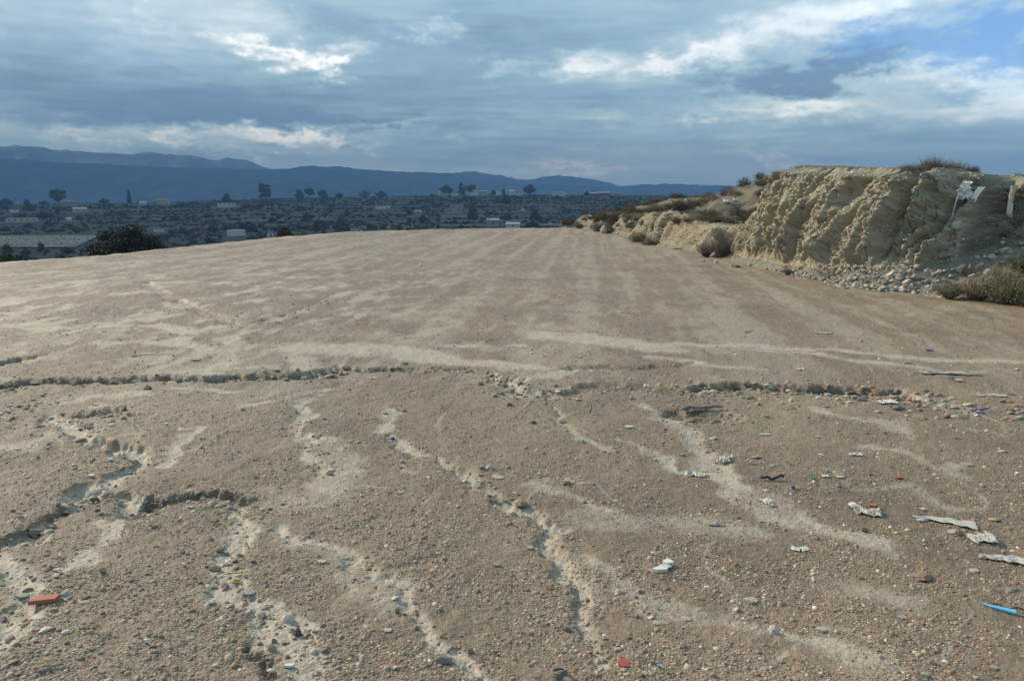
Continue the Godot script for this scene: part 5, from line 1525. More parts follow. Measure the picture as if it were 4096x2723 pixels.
# [kind, x, z, lift, turn, length, breadth, rise, tone, name, category, label, taper, taper, ragged]
const LITTER := [
	["pipe", 1.91, -2.86, 0, -0.62, 0.124, 0.021, 0, "sky", "pipe", "pipe", "split sky blue plastic pipe with a pointed end", 1, 1, 0],
	["cable", 1.97, -2.88, 0, -0.75, 0.152, 0.006, 0.01, "rust", "wire", "wire", "rusty curved wire behind the sky blue pipe", 0.12, 1, 0],
	["film", 2.16, -3.72, 0, -0.38, 0.279, 0.111, 0.022, "greywhite", "plastic_strip", "plastic", "long grey white tapering strip of weathered plastic", 0.15, 1.1, 0.3],
	["film", 2.23, -3.52, 0, 0.05, 0.133, 0.124, 0.03, "greywhite", "plastic_film", "plastic", "crumpled grey film between the two long strips", 0.8, 0.9, 0.7],
	["film", 2.21, -3.32, 0, -0.35, 0.193, 0.093, 0.03, "greywhite", "fibre_strip", "plastic", "fibrous grey white strip running out at the right edge", 0.3, 1.1, 0.5],
	["film", 1.82, -3.82, 0, -0.2, 0.133, 0.118, 0.06, "clear", "plastic_bag", "plastic bag", "crumpled translucent bag beside the orange shard", 0.6, 1, 0.5],
	["film", 1.78, -3.9, 0, 0.3, 0.047, 0.057, 0.03, "white", "plastic_scrap", "plastic", "white torn corner lying at the end of the translucent bag", 0.7, 1, 0.8],
	["shard", 1.89, -3.9, 0, 0.2, 0.057, 0.043, 0.012, "orange", "tile_shard", "shard", "orange tile shard behind the translucent bag", 1, 1, 0],
	["film", 1.31, -3.41, 0, -0.5, 0.043, 0.047, 0.016, "white", "paper", "paper", "left fold of the white folded paper sheet", 1, 1, 0.15],
	["film", 1.35, -3.41, 0, 0.25, 0.045, 0.042, 0.014, "white", "paper", "paper", "right fold of the white folded paper sheet", 1, 1, 0.15],
	["film", 1.35, -3.96, 0, 0.2, 0.051, 0.061, 0.035, "white", "crumpled_paper", "paper", "white crumpled paper twist on the silt plume", 0.8, 1, 0.9],
	["film", 1.36, -3.91, 0, 0, 0.031, 0.029, 0.02, "greywhite", "crumpled_paper", "paper", "greyish end of the crumpled paper twist", 0.8, 1, 0.9],
	["film", 1.01, -3.7, 0, 0.1, 0.071, 0.042, 0.03, "greywhite", "rag", "rag", "small grey white rag with a dark fold", 0.9, 0.5, 0.6],
	["cable", 1.48, -4.27, 0, -0.1, 0.131, 0.017, 0.01, "navy", "rubber_strip", "rubber", "curved dark blue rubber strip", 0.1, 1, 0],
	["shard", 1.55, -4.13, 0, 0, 0.028, 0.025, 0.012, "blue", "plastic_chip", "plastic", "bright blue plastic chip below the rubber strip", 1, 1, 0],
	["shard", 1.72, -4.28, 0, 0, 0.02, 0.024, 0.012, "teal", "bottle_top_disc", "cap", "teal cap beside the white chip", 1, 1, 0],
	["film", 1.8, -4.32, 0, -0.2, 0.039, 0.04, 0.008, "white", "plastic_chip", "plastic", "white flat chip beside the teal cap", 1, 0.8, 0.2],
	["film", 1.88, -4.31, 0, 0, 0.046, 0.044, 0.01, "greywhite", "plastic_chip", "plastic", "faded lilac grey flake right of the teal cap", 1, 0.6, 0.5],
	["film", 1.29, -4.62, 0, 0.15, 0.087, 0.095, 0.06, "clear", "sand_filled_bag", "plastic bag", "sand filled clear bag at the head of the silt plume", 1, 1, 0],
	["film", 1.35, -4.69, 0, -0.25, 0.045, 0.04, 0.02, "white", "plastic_scrap", "plastic", "white flap of the sand filled bag", 0.6, 1, 0.3],
	["film", 1.07, -4.4, 0, -0.3, 0.114, 0.09, 0.045, "greywhite", "torn_sack", "sack", "torn grey sack lying at the edge of the silt plume", 0.6, 1, 0.7],
	["stick", 1.12, -4.42, 0, -0.1, 0.078, 0.01, 0.01, "wood", "wood_splinter", "wood", "brown splinter across the torn grey sack", 0.02, 1, 0],
	["film", 2.13, -4.69, 0, -0.05, 0.084, 0.052, 0.022, "white", "plastic_strip", "plastic", "white crinkled strip on the upper right gravel", 0.5, 1, 0.6],
	["film", 1.93, -4.72, 0, 0, 0.028, 0.028, 0.012, "white", "plastic_scrap", "plastic", "small white scrap near the white crinkled strip", 0.8, 1, 0.5],
	["stick", 1.13, -3.19, 0, 0.02, 0.072, 0.007, 0.01, "tan", "stick", "stick", "tan dry stick lying on the gravel", 0.05, 1, 0],
	["stick", 1.66, -2.76, 0, -1.1, 0.045, 0.005, 0.012, "wood", "twig", "twig", "short brown twig left of the blue pipe", 0.04, 1, 0],
	["cable", 2.25, -3.77, 0, -1, 0.089, 0.005, 0.05, "green", "strand", "cord", "thin greenish strand crossing the long plastic strip", 0.08, 1, 0],
	["film", 2.13, -3.87, 0, 0, 0.027, 0.027, 0.015, "white", "plastic_scrap", "plastic", "white dab of plastic above the long tapering strip", 0.8, 1, 0.6],
	["film", 1.45, -4.56, 0, 1, 0.028, 0.034, 0.03, "greywhite", "plastic_scrap", "plastic", "bluish grey upright scrap right of the sand filled bag", 0.5, 1, 0.4],
	["shard", 2.21, -4.28, 0, 0.1, 0.05, 0.024, 0.008, "orange", "tile_shard", "shard", "flat orange chips on the upper right gravel", 1, 1, 0],
	["shard", 1.51, -2.77, 0, 0, 0.015, 0.009, 0.008, "orange", "tile_shard", "shard", "tiny orange chip on the near right gravel", 1, 1, 0],
	["film", 2.04, -3.72, 0, 0, 0.034, 0.022, 0.012, "white", "plastic_scrap", "plastic", "pale scrap below the tip of the long tapering strip", 0.8, 1, 0.4],
	["shard", 0.39, -2.51, 0, 0.3, 0.047, 0.055, 0.006, "red", "red_shard", "shard", "red flat five sided shard near the bottom edge", 1, 1, 0],
	["ring", 0.16, -2.43, 0, 0.4, 0.056, 0.007, 0.012, "grey", "wire_coil", "wire", "coil of dark grey wire at the bottom edge", 2.3, 1, 0],
	["film", 0.67, -3.22, 0, 0.3, 0.051, 0.045, 0.014, "white", "broken_plaster", "plaster", "white broken plaster flake with a crack", 0.9, 1, 0.35],
	["shard", 0.64, -3.19, 0, -0.2, 0.07, 0.052, 0.014, "white", "broken_plaster", "plaster", "lower half of the cracked white plaster flake", 1, 1, 0],
	["shard", 0.69, -3.25, 0, 0.4, 0.052, 0.05, 0.016, "white", "broken_plaster", "plaster", "upper half of the cracked white plaster flake", 1, 1, 0],
	["stick", 0.27, -2.97, 0, 0.05, 0.043, 0.007, 0.006, "wood", "stick", "stick", "short grey brown stick in the middle channel", 0.03, 1, 0],
	["stick", 0.16, -3.07, 0, 0.9, 0.048, 0.003, 0.01, "grey", "twig", "twig", "thin grey twig on the left bank of the middle channel", 0.06, 1, 0],
	["stick", 0.23, -2.9, 0, 1.4, 0.053, 0.002, 0.02, "tan", "grass_stalk", "grass stalk", "upright dry grass stalk in the middle channel", 0.05, 1, 0],
	["stick", 0.31, -2.82, 0, 1.5, 0.086, 0.003, 0.01, "tan", "grass_stalk", "grass stalk", "long dry grass stalk along the middle channel", 0.04, 1, 0],
	["stick", -0.32, -2.43, 0, 1.2, 0.035, 0.002, 0.02, "tan", "grass_stalk", "grass stalk", "curved pale grass blade at the bottom edge", 0.1, 1, 0],
	["shard", 0.34, -2.67, 0, 0, 0.014, 0.013, 0.012, "white", "plastic_chip", "plastic", "white chip above the red shard", 1, 1, 0],
	["shard", 0.64, -3.35, 0, 0, 0.021, 0.016, 0.01, "white", "plastic_chip", "plastic", "white chip above the cracked plaster flake", 1, 1, 0],
	["shard", 0.16, -4.42, 0, 0, 0.017, 0.019, 0.01, "white", "plastic_chip", "plastic", "white speck on the gravel right of the cream slab", 1, 1, 0],
	["shard", 0.51, -2.48, 0, 0, 0.012, 0.015, 0.01, "sky", "plastic_chip", "plastic", "pale blue chip right of the red shard", 1, 1, 0],
	["shard", 0.49, -2.51, 0, 0, 0.022, 0.009, 0.01, "tan", "tile_shard", "shard", "tan chip right of the red shard", 1, 1, 0],
	["shard", -0.09, -3.95, 0, 0, 0.014, 0.017, 0.01, "white", "plastic_chip", "plastic", "white speck beside the brown angular clod", 1, 1, 0],
	["shard", -0.82, -4.06, 0, 0, 0.014, 0.017, 0.01, "white", "plastic_chip", "plastic", "white speck on the washed pale area", 1, 1, 0],
	["tile", -1.86, -2.9, 0, 0.25, 0.108, 0.046, 0.017, "brick", "floor_tile", "tile", "red brown broken floor tile at the left", 1, 1, 0],
	["ring", -1.19, -3.17, 0, 0.3, 0.046, 0.006, 0.01, "yellow", "yellow_ring", "ring", "farther yellow plastic ring half buried in the channel", 0.55, 1, 0],
	["ring", -1.16, -3.09, 0, 0.1, 0.04, 0.006, 0.012, "yellow", "yellow_ring", "ring", "nearer yellow plastic ring around the flat grey stone", 0.8, 1, 0],
	["shard", -0.77, -2.48, 0, 0, 0.043, 0.018, 0.008, "white", "white_tile", "tile", "white rectangular tile fragment in the stony channel", 1, 1, 0],
	["shard", -2.49, -4.67, 0, 0.2, 0.031, 0.024, 0.012, "white", "plastic_chip", "plastic", "white sliver beside the bend of the sandy gully", 1, 1, 0],
	["shard", -2.67, -4.58, 0, 0.3, 0.029, 0.024, 0.012, "white", "plastic_chip", "plastic", "white chip on the gravel left of the sandy gully", 1, 1, 0],
	["shard", -2.47, -4.41, 0, 0, 0.047, 0.035, 0.012, "white", "plastic_chip", "plastic", "bright white plate on the lip of the sandy gully", 1, 1, 0],
	["shard", -2.27, -4.03, 0, 0.4, 0.021, 0.025, 0.03, "white", "plastic_chip", "plastic", "white chip standing on the brown gully stone", 1, 1, 0],
	["shard", -1.88, -3.57, 0, 0, 0.016, 0.014, 0.01, "white", "plastic_chip", "plastic", "white speck beside the narrow light streak", 1, 1, 0],
	["shard", -1.96, -3.16, 0, 0.3, 0.029, 0.014, 0.008, "white", "plastic_chip", "plastic", "white sliver at the end of the narrow light streak", 1, 1, 0],
	["shard", -1.44, -3.22, 0, 0, 0.013, 0.016, 0.012, "white", "plastic_chip", "plastic", "white chip on the gravel left of the yellow rings", 1, 1, 0],
	["shard", -1.33, -2.62, 0, 0, 0.013, 0.014, 0.012, "white", "plastic_chip", "plastic", "white chip on the near left gravel", 1, 1, 0],
	["shard", -0.93, -3.75, 0, 0, 0.015, 0.018, 0.01, "white", "plastic_chip", "plastic", "white speck on the upper part of the gravel", 1, 1, 0],
	["film", -1.67, -3.86, 0, -0.1, 0.04, 0.026, 0.012, "greywhite", "plastic_scrap", "plastic", "grey white strip at the foot of the dark bank", 0.6, 1, 0.5],
	["shard", -2.02, -3.29, 0, 0, 0.016, 0.013, 0.012, "white", "plastic_chip", "plastic", "white speck above the tan flake", 1, 1, 0],
	["shard", -1.34, -3.22, 0, 0.5, 0.018, 0.018, 0.012, "orange", "tile_shard", "shard", "orange chip beside the stony channel", 1, 1, 0],
	["stick", -1.19, -2.67, 0, 1, 0.016, 0.003, 0.01, "tan", "splinter", "wood", "tiny pale splinter on the near gravel", 0.02, 1, 0],
	["film", -2.36, -7.27, 0, 1, 0.036, 0.043, 0.05, "white", "plastic_scrap", "plastic", "white scrap standing on the lip of the long dark gully", 0.5, 1, 0.6],
	["stick", -3.66, -7.87, 0, 0.08, 0.413, 0.012, 0.01, "wood", "branch", "branch", "thin dark branch lying on the gravel beyond the long gully", 0.03, 1, 0],
	["stick", -3.86, -7.92, 0, -1, 0.065, 0.012, 0.05, "wood", "branch_stub", "branch", "upright stub of the thin dark branch", 0.03, 1, 0],
	["shard", -3.43, -5.67, 0, 0, 0.026, 0.031, 0.01, "white", "plastic_chip", "plastic", "white chip at the head of the zigzag gully", 1, 1, 0],
	["shard", -2.78, -5.91, 0, 0, 0.016, 0.019, 0.01, "white", "plastic_chip", "plastic", "white speck in front of the black round stone", 1, 1, 0],
	["shard", -2.46, -5.41, 0, 0, 0.023, 0.027, 0.01, "white", "plastic_chip", "plastic", "white chip near the elbow of light silt", 1, 1, 0],
	["shard", -3.83, -5.71, 0, 0, 0.026, 0.031, 0.01, "white", "plastic_chip", "plastic", "white chip at the left picture edge", 1, 1, 0],
	["shard", -2.15, -18.5, 0, 0, 0.054, 0.065, 0.05, "white", "bottle", "plastic", "bluish white speck of plastic far out on the plateau", 1, 1, 0],
	["stick", 0.59, -5.71, 0, 1, 0.043, 0.013, 0.055, "rust", "rusty_stake", "stake", "rusty bent stake standing in the gravel", 0.1, 1, 0],
	["shard", 0.82, -5.33, 0, 0.1, 0.075, 0.038, 0.012, "white", "plastic_chip", "plastic", "pale flat splinters on the gravel beside the right rill", 1, 1, 0],
	["shard", -0.81, -5.15, 0, 0, 0.029, 0.031, 0.012, "blue", "plastic_chip", "plastic", "blue chip below the small silt fan", 1, 1, 0],
	["shard", 0.47, -5.03, 0, 0, 0.021, 0.024, 0.012, "sky", "plastic_chip", "plastic", "pale blue chip on the right rill", 1, 1, 0],
	["film", 0.89, -5.27, 0, 1.2, 0.018, 0.021, 0.02, "white", "plastic_scrap", "plastic", "white loop of string on the gravel", 0.5, 0.5, 0.6],
	["ring", 1.98, -8.07, 0, 0.2, 0.06, 0.009, 0.02, "orange", "orange_strap", "strap", "bright orange plastic strap beyond the gully", 0.6, 1, 0],
	["stick", 2.81, -9.2, 0, 0.25, 0.103, 0.015, 0.02, "rust", "stick", "stick", "dark brown stick on the far gravel", 0.03, 1, 0],
	["stick", 1.45, -5.81, 0, 0.06, 0.32, 0.042, 0, "grey", "driftwood_log", "log", "grey driftwood log lying in a shallow hollow", 0.05, 1, 0],
	["stick", 1.42, -5.76, 0, 0.1, 0.131, 0.026, 0, "wood", "wood_splinter", "wood", "short grey splinter along the driftwood log", 0.03, 1, 0],
	["film", 3.96, -6.99, 0, -0.05, 0.521, 0.159, 0.05, "greywhite", "plastic_strip", "plastic", "long thin grey white strip beyond the deep gully", 0.4, 0.5, 0.5],
	["film", 3.9, -6.81, 0, 0, 0.05, 0.06, 0.03, "blue", "blue_film", "plastic", "blue film scrap beside the long thin strip", 0.8, 1, 0.6],
	["film", 3.92, -6.75, 0, 0.2, 0.056, 0.067, 0.03, "greywhite", "plastic_scrap", "plastic", "bluish white scrap right of the blue film", 0.8, 1, 0.6],
	["cable", 3.53, -5.75, 0, -0.15, 0.142, 0.014, 0.02, "blue", "blue_rope", "rope", "blue rope end in the right hand rubble", 0.12, 1, 0],
	["film", 3.49, -5.69, 0, 0.1, 0.076, 0.051, 0.02, "blue", "blue_film", "plastic", "frayed blue film beside the blue rope", 0.8, 0.5, 0.8],
	["film", 2.94, -6, 0, 0.15, 0.16, 0.114, 0.03, "white", "plastic_film", "plastic", "white flat film below the deep gully", 0.7, 1, 0.6],
	["film", 3.87, -6.22, 0, -0.1, 0.259, 0.078, 0.03, "white", "plastic_strip", "plastic", "bright white strip at the right beyond the rubble", 0.2, 0.7, 0.5],
	["film", 3.05, -6.13, 0, 0, 0.051, 0.04, 0.02, "white", "plastic_scrap", "plastic", "thin white scrap at the end of the deep gully", 0.8, 1, 0.4],
	["shard", 1.78, -5.36, 0, 0, 0.016, 0.02, 0.015, "lime", "plastic_chip", "plastic", "lime green chip below the driftwood", 1, 1, 0],
	["shard", 1.88, -5.6, 0, 0, 0.032, 0.031, 0.015, "yellow", "plastic_chip", "plastic", "dull yellow chip right of the driftwood", 1, 1, 0],
	["shard", 2.54, -5.16, 0, 0, 0.022, 0.026, 0.012, "purple", "plastic_chip", "plastic", "purple blue chip on the open gravel", 1, 1, 0],
	["film", 1.72, -5.16, 0, 0, 0.073, 0.032, 0.01, "white", "plastic_scrap", "plastic", "white flat sliver below the lime green chip", 0.6, 0.8, 0.3],
	["film", 4.43, -8.22, 0, 0, 0.068, 0.081, 0.02, "blue", "blue_film", "plastic", "small blue scrap far out on the gravel", 0.7, 1, 0.6],
	["film", 2.68, -7.17, 0, 0, 0.064, 0.077, 0.03, "greywhite", "plastic_scrap", "plastic", "greyish scrap in front of the silt track", 0.8, 1, 0.5],
	["film", 1.66, -6.59, 0, 0.2, 0.05, 0.06, 0.02, "white", "plastic_scrap", "plastic", "white scrap behind the deep right gully", 0.8, 0.8, 0.5],
	["film", 1.58, -6.84, 0, 0.8, 0.034, 0.041, 0.03, "white", "plastic_scrap", "plastic", "pale scrap at the left of the deep right gully", 0.6, 0.8, 0.5],
	["film", 2.53, -6.13, 0, 0, 0.041, 0.038, 0.01, "white", "plastic_scrap", "plastic", "white scrap in front of the deep right gully", 0.6, 0.8, 0.5],
	["film", 3.55, -7.07, 0, 0, 0.023, 0.028, 0.02, "white", "plastic_scrap", "plastic", "tiny white dab left of the long thin strip", 0.6, 0.8, 0.5],
	["film", 4.72, -7.22, 0, 0, 0.036, 0.043, 0.02, "white", "plastic_scrap", "plastic", "tiny white dab near the right edge", 0.6, 0.8, 0.5],
	["shard", 5.68, -11.16, 0, 0, 0.029, 0.035, 0.04, "white", "plastic_chip", "plastic", "white fleck far out before the boulder row", 1, 1, 0],
	["film", 3.69, -9.2, 0, 0, 0.166, 0.102, 0.03, "greywhite", "plastic_scrap", "plastic", "row of pale scraps far out on the gravel", 0.5, 0.9, 0.9],
	["film", 2.47, -5.54, 0, 0, 0.033, 0.04, 0.015, "greywhite", "plastic_scrap", "plastic", "grey scrap on the faint right silt streak", 0.5, 0.9, 0.6],
	["film", 2.97, -5.07, 0, -0.5, 0.031, 0.037, 0.015, "tan", "plastic_scrap", "plastic", "cream scrap on the open right gravel", 0.5, 0.9, 0.6],
	["film", 3.62, -5.59, 0, 0, 0.037, 0.045, 0.02, "yellow", "plastic_scrap", "plastic", "yellowish scrap at the right rubble", 0.7, 0.9, 0.6],
	["heap", 3.97, -34.49, 0, 0, 0.29, 0.29, 0.35, "greywhite", "rubbish_bag", "rubbish", "white rubbish bag at the foot of the far bank", 1, 1, 0],
	["heap", 4.66, -37.37, 0, 0.2, 0.448, 0.448, 0.4, "green", "rubbish_bag", "rubbish", "pale green rubbish bag heaped beside the white one", 1, 1, 0],
	["heap", 4.31, -36.86, 0, 0.2, 0.177, 0.177, 0.3, "black", "rubbish_bag", "rubbish", "dark rubbish sack behind the white one", 1, 1, 0],
	["film", 6.9, -25.73, 1.32, 0.2, 0.189, 0.227, 0.25, "white", "plastic_sheet_scrap", "plastic", "white plastic lying on the mound near the tall cliff", 0.7, 1, 0.7],
	["film", 7.21, -25.88, 1.46, 0.2, 0.136, 0.163, 0.2, "white", "plastic_sheet_scrap", "plastic", "second white plastic scrap higher on the mound", 0.7, 1, 0.7],
	["film", 4.76, -37.79, 0.7, 0.2, 0.119, 0.143, 0.1, "white", "plastic_sheet_scrap", "plastic", "tiny white scrap on the scrub of the far bank", 0.7, 1, 0.7],
	["heap", 7.73, -13.82, 0.98, 0, 0.154, 0.154, 0.16, "greywhite", "tangled_film", "plastic", "tangled dark and white film at the end of the hanging cord", 1, 1, 0]]
func build_litter() -> void:
	var k := 0
	for t in LITTER:
		var c: Array = STUFF[t[8]]
		var shiny: bool = t[0] == "film" or t[0] == "pipe"
		var m := matte("litter " + t[8] + (" film" if shiny else ""), c[0], c[1], c[2], 0.45 if shiny else 0.8, 4.0 if t[0] == "film" else (0.0 if shiny else 5.0), 0.25 if t[0] == "film" else 0.0)
		var x: float = t[1]
		var z: float = t[2]
		var at := Vector3(x, ground_h(x, z) + 0.004, z)
		if t[3] > 0.0: at = on_bank(Vector3(x, t[3], z)) + Vector3(-0.02, 0.02, 0.02)
		var mesh: Mesh
		var w: float = t[5]
		var d: float = t[6]
		var rise: float = t[7]
		match t[0]:
			"film":
				mesh = film_mesh(60 + k, w, d, rise, t[12], t[13], t[14])
			"shard":
				var r := RandomNumberGenerator.new()
				r.seed = 90 + k
				var pts := []
				var n := r.randi_range(4, 6)
				for q in n:
					var a := -TAU * (q + r.randf_range(-0.25, 0.25)) / n
					pts.append(Vector2(cos(a) * w * 0.5, sin(a) * d * 0.5) * r.randf_range(0.8, 1.1))
				mesh = shard_mesh(pts, rise)
			"tile":
				mesh = shard_mesh([Vector2(-w / 2, d / 2), Vector2(w * 0.42, d / 2), Vector2(w / 2, -d * 0.44), Vector2(-w * 0.36, -d / 2)], rise)
			"stick", "cable":
				var st := SurfaceTool.new()
				st.begin(Mesh.PRIMITIVE_TRIANGLES)
				var pts := []
				var n := noise(1.0, 2, 30 + k)
				for q in 12:
					var e := q / 11.0
					pts.append(Vector3((e - 0.5) * w, d * 0.5 + rise * e + (0.012 * n.get_noise_1d(e * 4.0)), (t[12] * w) * sin(e * 4.2) + 0.05 * w * n.get_noise_1d(e * 3.0 + 9.0)))
				tube(st, pts, d * 0.5, d * (0.2 if t[0] == "stick" else 0.45), 7)
				st.generate_normals()
				mesh = st.commit()
			"ring":
				var st := SurfaceTool.new()
				st.begin(Mesh.PRIMITIVE_TRIANGLES)
				var turns: float = t[12]
				var pts := []
				var steps := int(16 * turns) + 6
				for q in steps:
					var a: float = TAU * turns * q / (steps - 1)
					var grow: float = 1.0 - 0.10 * a / TAU
					pts.append(Vector3(cos(a) * w * 0.5 * grow, d * 0.5 + rise * (0.5 + 0.5 * sin(a)) + 0.006 * a / TAU, sin(a) * w * 0.5 * grow))
				tube(st, pts, d * 0.5, d * 0.5, 7)
				st.generate_normals()
				mesh = st.commit()
			"pipe":                                    # a split length of pipe: half round at one end, a point at the other
				var pos := PackedVector3Array()
				for j in 20:
					for i in 15:
						var e := j / 19.0
						var open := lerpf(0.12, 1.25, sm(0.0, 0.45, e)) * PI * 0.5
						var a := lerpf(-open, open, i / 14.0)
						var rad: float = d * 0.5 * lerpf(0.45, 1.0, e)
						pos.append(Vector3((e - 0.5) * w, cos(a) * rad + 0.004, sin(a) * rad))
				mesh = sheet_mesh(15, 20, pos, PackedColorArray())
			"heap":                                    # a crumpled bag: a slack lump with sharp folds
				var vf := ico(3)
				var st := SurfaceTool.new()
				st.begin(Mesh.PRIMITIVE_TRIANGLES)
				var n := noise(1.6, 4, 55 + k)
				var n2 := noise(3.4, 2, 56 + k)
				for p: Vector3 in vf[0]:
					var q := p * (1.0 + 0.55 * n.get_noise_3dv(p) - 0.35 * absf(n2.get_noise_3dv(p)))
					st.add_vertex(Vector3(q.x * w * 0.5, maxf(q.y * rise * 0.6 + rise * 0.35, 0.0), q.z * d * 0.5))
				for q in vf[1]: st.add_index(q)
				st.generate_normals()
				mesh = st.commit()
		var o := obj(t[9], mesh, m)
		o.position = at
		o.rotation.y = t[4]
		tag(o, t[11], t[10], "litter strewn over the plateau" if not t[10] in ["stick", "twig", "grass stalk", "branch", "wood", "log"] else "dry sticks and stalks on the gravel")
		k += 1

# plastic sheets caught in the crest of the bank and hanging down its face
# [x, y, z, width, drop, width share above, below, drift, tone, label]
const HANGING := [
	[8.01, 1.82, -14.03, 0.261, 0.291, 0.55, 1.25, -0.003, "white", "big white plastic sheet hanging from the crest like a torn sack"],
	[7.9, 1.55, -13.97, 0.029, 0.485, 1, 0.5, -0.079, "greywhite", "thin white cord running down from the big hanging sheet"],
	[8.31, 1.85, -13.64, 0.077, 0.395, 1.6, 0.8, -0.174, "white", "white sheet draped in an arc over the dark hollow"],
	[8.43, 1.85, -13.67, 0.066, 0.449, 0.5, 1.6, 0.018, "greywhite", "greyish strip hanging beside the draped arc"],
	[8.7, 1.67, -13.7, 0.055, 0.247, 0.8, 1.2, -0.037, "tan", "tan rag hanging near the picture edge"],
	[8.11, 1.97, -14.06, 0.027, 0.066, 1, 0.8, 0.018, "white", "narrow white strip at the top of the crest"]]
func build_hanging() -> void:
	var k := 0
	for f in HANGING:
		var n := noise(1.3, 3, 700 + k)
		var pos := PackedVector3Array()
		var w: float = f[3] * 1.1
		var h: float = f[4] * 1.1
		for j in 30:
			for i in 14:
				var u := i / 13.0 - 0.5
				var v := j / 29.0
				var wide: float = w * lerpf(f[5], f[6], v) * (0.85 + 0.3 * n.get_noise_2d(v * 2.2, signf(u) * 3.0))
				var x: float = u * wide + f[7] * v + 0.12 * w * n.get_noise_1d(v * 3.0)
				var z: float = 0.05 * sin(u * 11.0 + 3.0 * n.get_noise_1d(v * 2.0)) * (0.4 + v) * w * 3.0 + 0.12 * w * n.get_noise_2d(u * 2.0, v * 2.5)
				var y: float = -v * h * (1.0 + 0.22 * v * n.get_noise_1d(u * 3.0 + 20.0))
				pos.append(Vector3(x, y, z))
		var c: Array = STUFF[f[8]]
		var o := obj("plastic_sheet", sheet_mesh(14, 30, pos, PackedColorArray()), matte("hanging " + f[8], c[0], c[1], c[2], 0.55, 0.0, 0.5))
		o.position = on_bank(Vector3(f[0], f[1], f[2])) + Vector3(-0.2, 0.05, 0.16)
		o.rotation.y = -0.45
		tag(o, f[9], "plastic sheet", "plastic sheets hanging from the bank")
		k += 1

# ------------------------------------------------------------------ the scene
func _ready() -> void:
	rng.seed = 20
	var cam := Camera3D.new()
	cam.name = "camera"
	cam.position = Vector3(0, EYE, 0)
	cam.rotation_degrees = Vector3(-10.356, 0, 0)
	cam.fov = 46.68
	cam.near = 0.1
	cam.far = 20000.0
	add_child(cam)
	cam.current = true

	var env := Environment.new()
	env.background_mode = Environment.BG_SKY
	var sky := Sky.new()
	var sky_mat := PanoramaSkyMaterial.new()
	sky_mat.panorama = make_sky()
	sky.sky_material = sky_mat
	env.sky = sky
	env.background_energy_multiplier = 1.0
	env.tonemap_mode = Environment.TONE_MAPPER_LINEAR
	env.tonemap_exposure = 1.5
	env.sdfgi_enabled = true
	env.ssao_enabled = true
	env.ssil_enabled = true
	env.fog_enabled = true
	env.fog_density = 0.00026
	env.fog_light_color = Color(0.62, 0.80, 1.0)
	var we := WorldEnvironment.new()
	we.name = "world_environment"
	we.environment = env
	add_child(we)

	var sun := DirectionalLight3D.new()
	sun.name = "sun"
	var sa := deg_to_rad(-57.0)
	var se := deg_to_rad(31.0)
	var to_sun := Vector3(sin(sa) * cos(se), sin(se), -cos(sa) * cos(se))
	sun.light_energy = 1.4
	sun.light_color = Color(1.0, 0.93, 0.82)
	sun.light_angular_distance = 0.5
	sun.shadow_enabled = true
	add_child(sun)
	sun.look_at_from_position(Vector3.ZERO, -to_sun, Vector3.UP)

	n_warp = noise(2.1, 3, 1)
	n_big = noise(0.35, 2, 2)
	n_mid = noise(1.4, 3, 3)
	n_fine = noise(7.0, 3, 4)
	n_streak = noise(0.55, 4, 5)
	n_thread = noise(0.9, 2, 15)
	carve.resize(GW * GH)
	silt.resize(GW * GH)
	grain_tex = make_grain(0.055, 91, 0.62, 1.0)
	for c in RILLS: stamp(c[0], c[1], c[2], c[3], c[4])

	build_plateau()
	build_bank()
	build_valley()
	build_mountains()
	build_cloud(to_sun)
	build_trees()
	build_houses()
	build_orchards()
	build_rim_bush()
	build_shrubs()
	build_gravel()
	build_stones(STONES, "stone", "stone", "stones lying on the gravel plateau")
	build_stones(ROCKS, "rock", "rock", "rocks and boulders along the clay bank")
	build_litter()
	build_hanging()

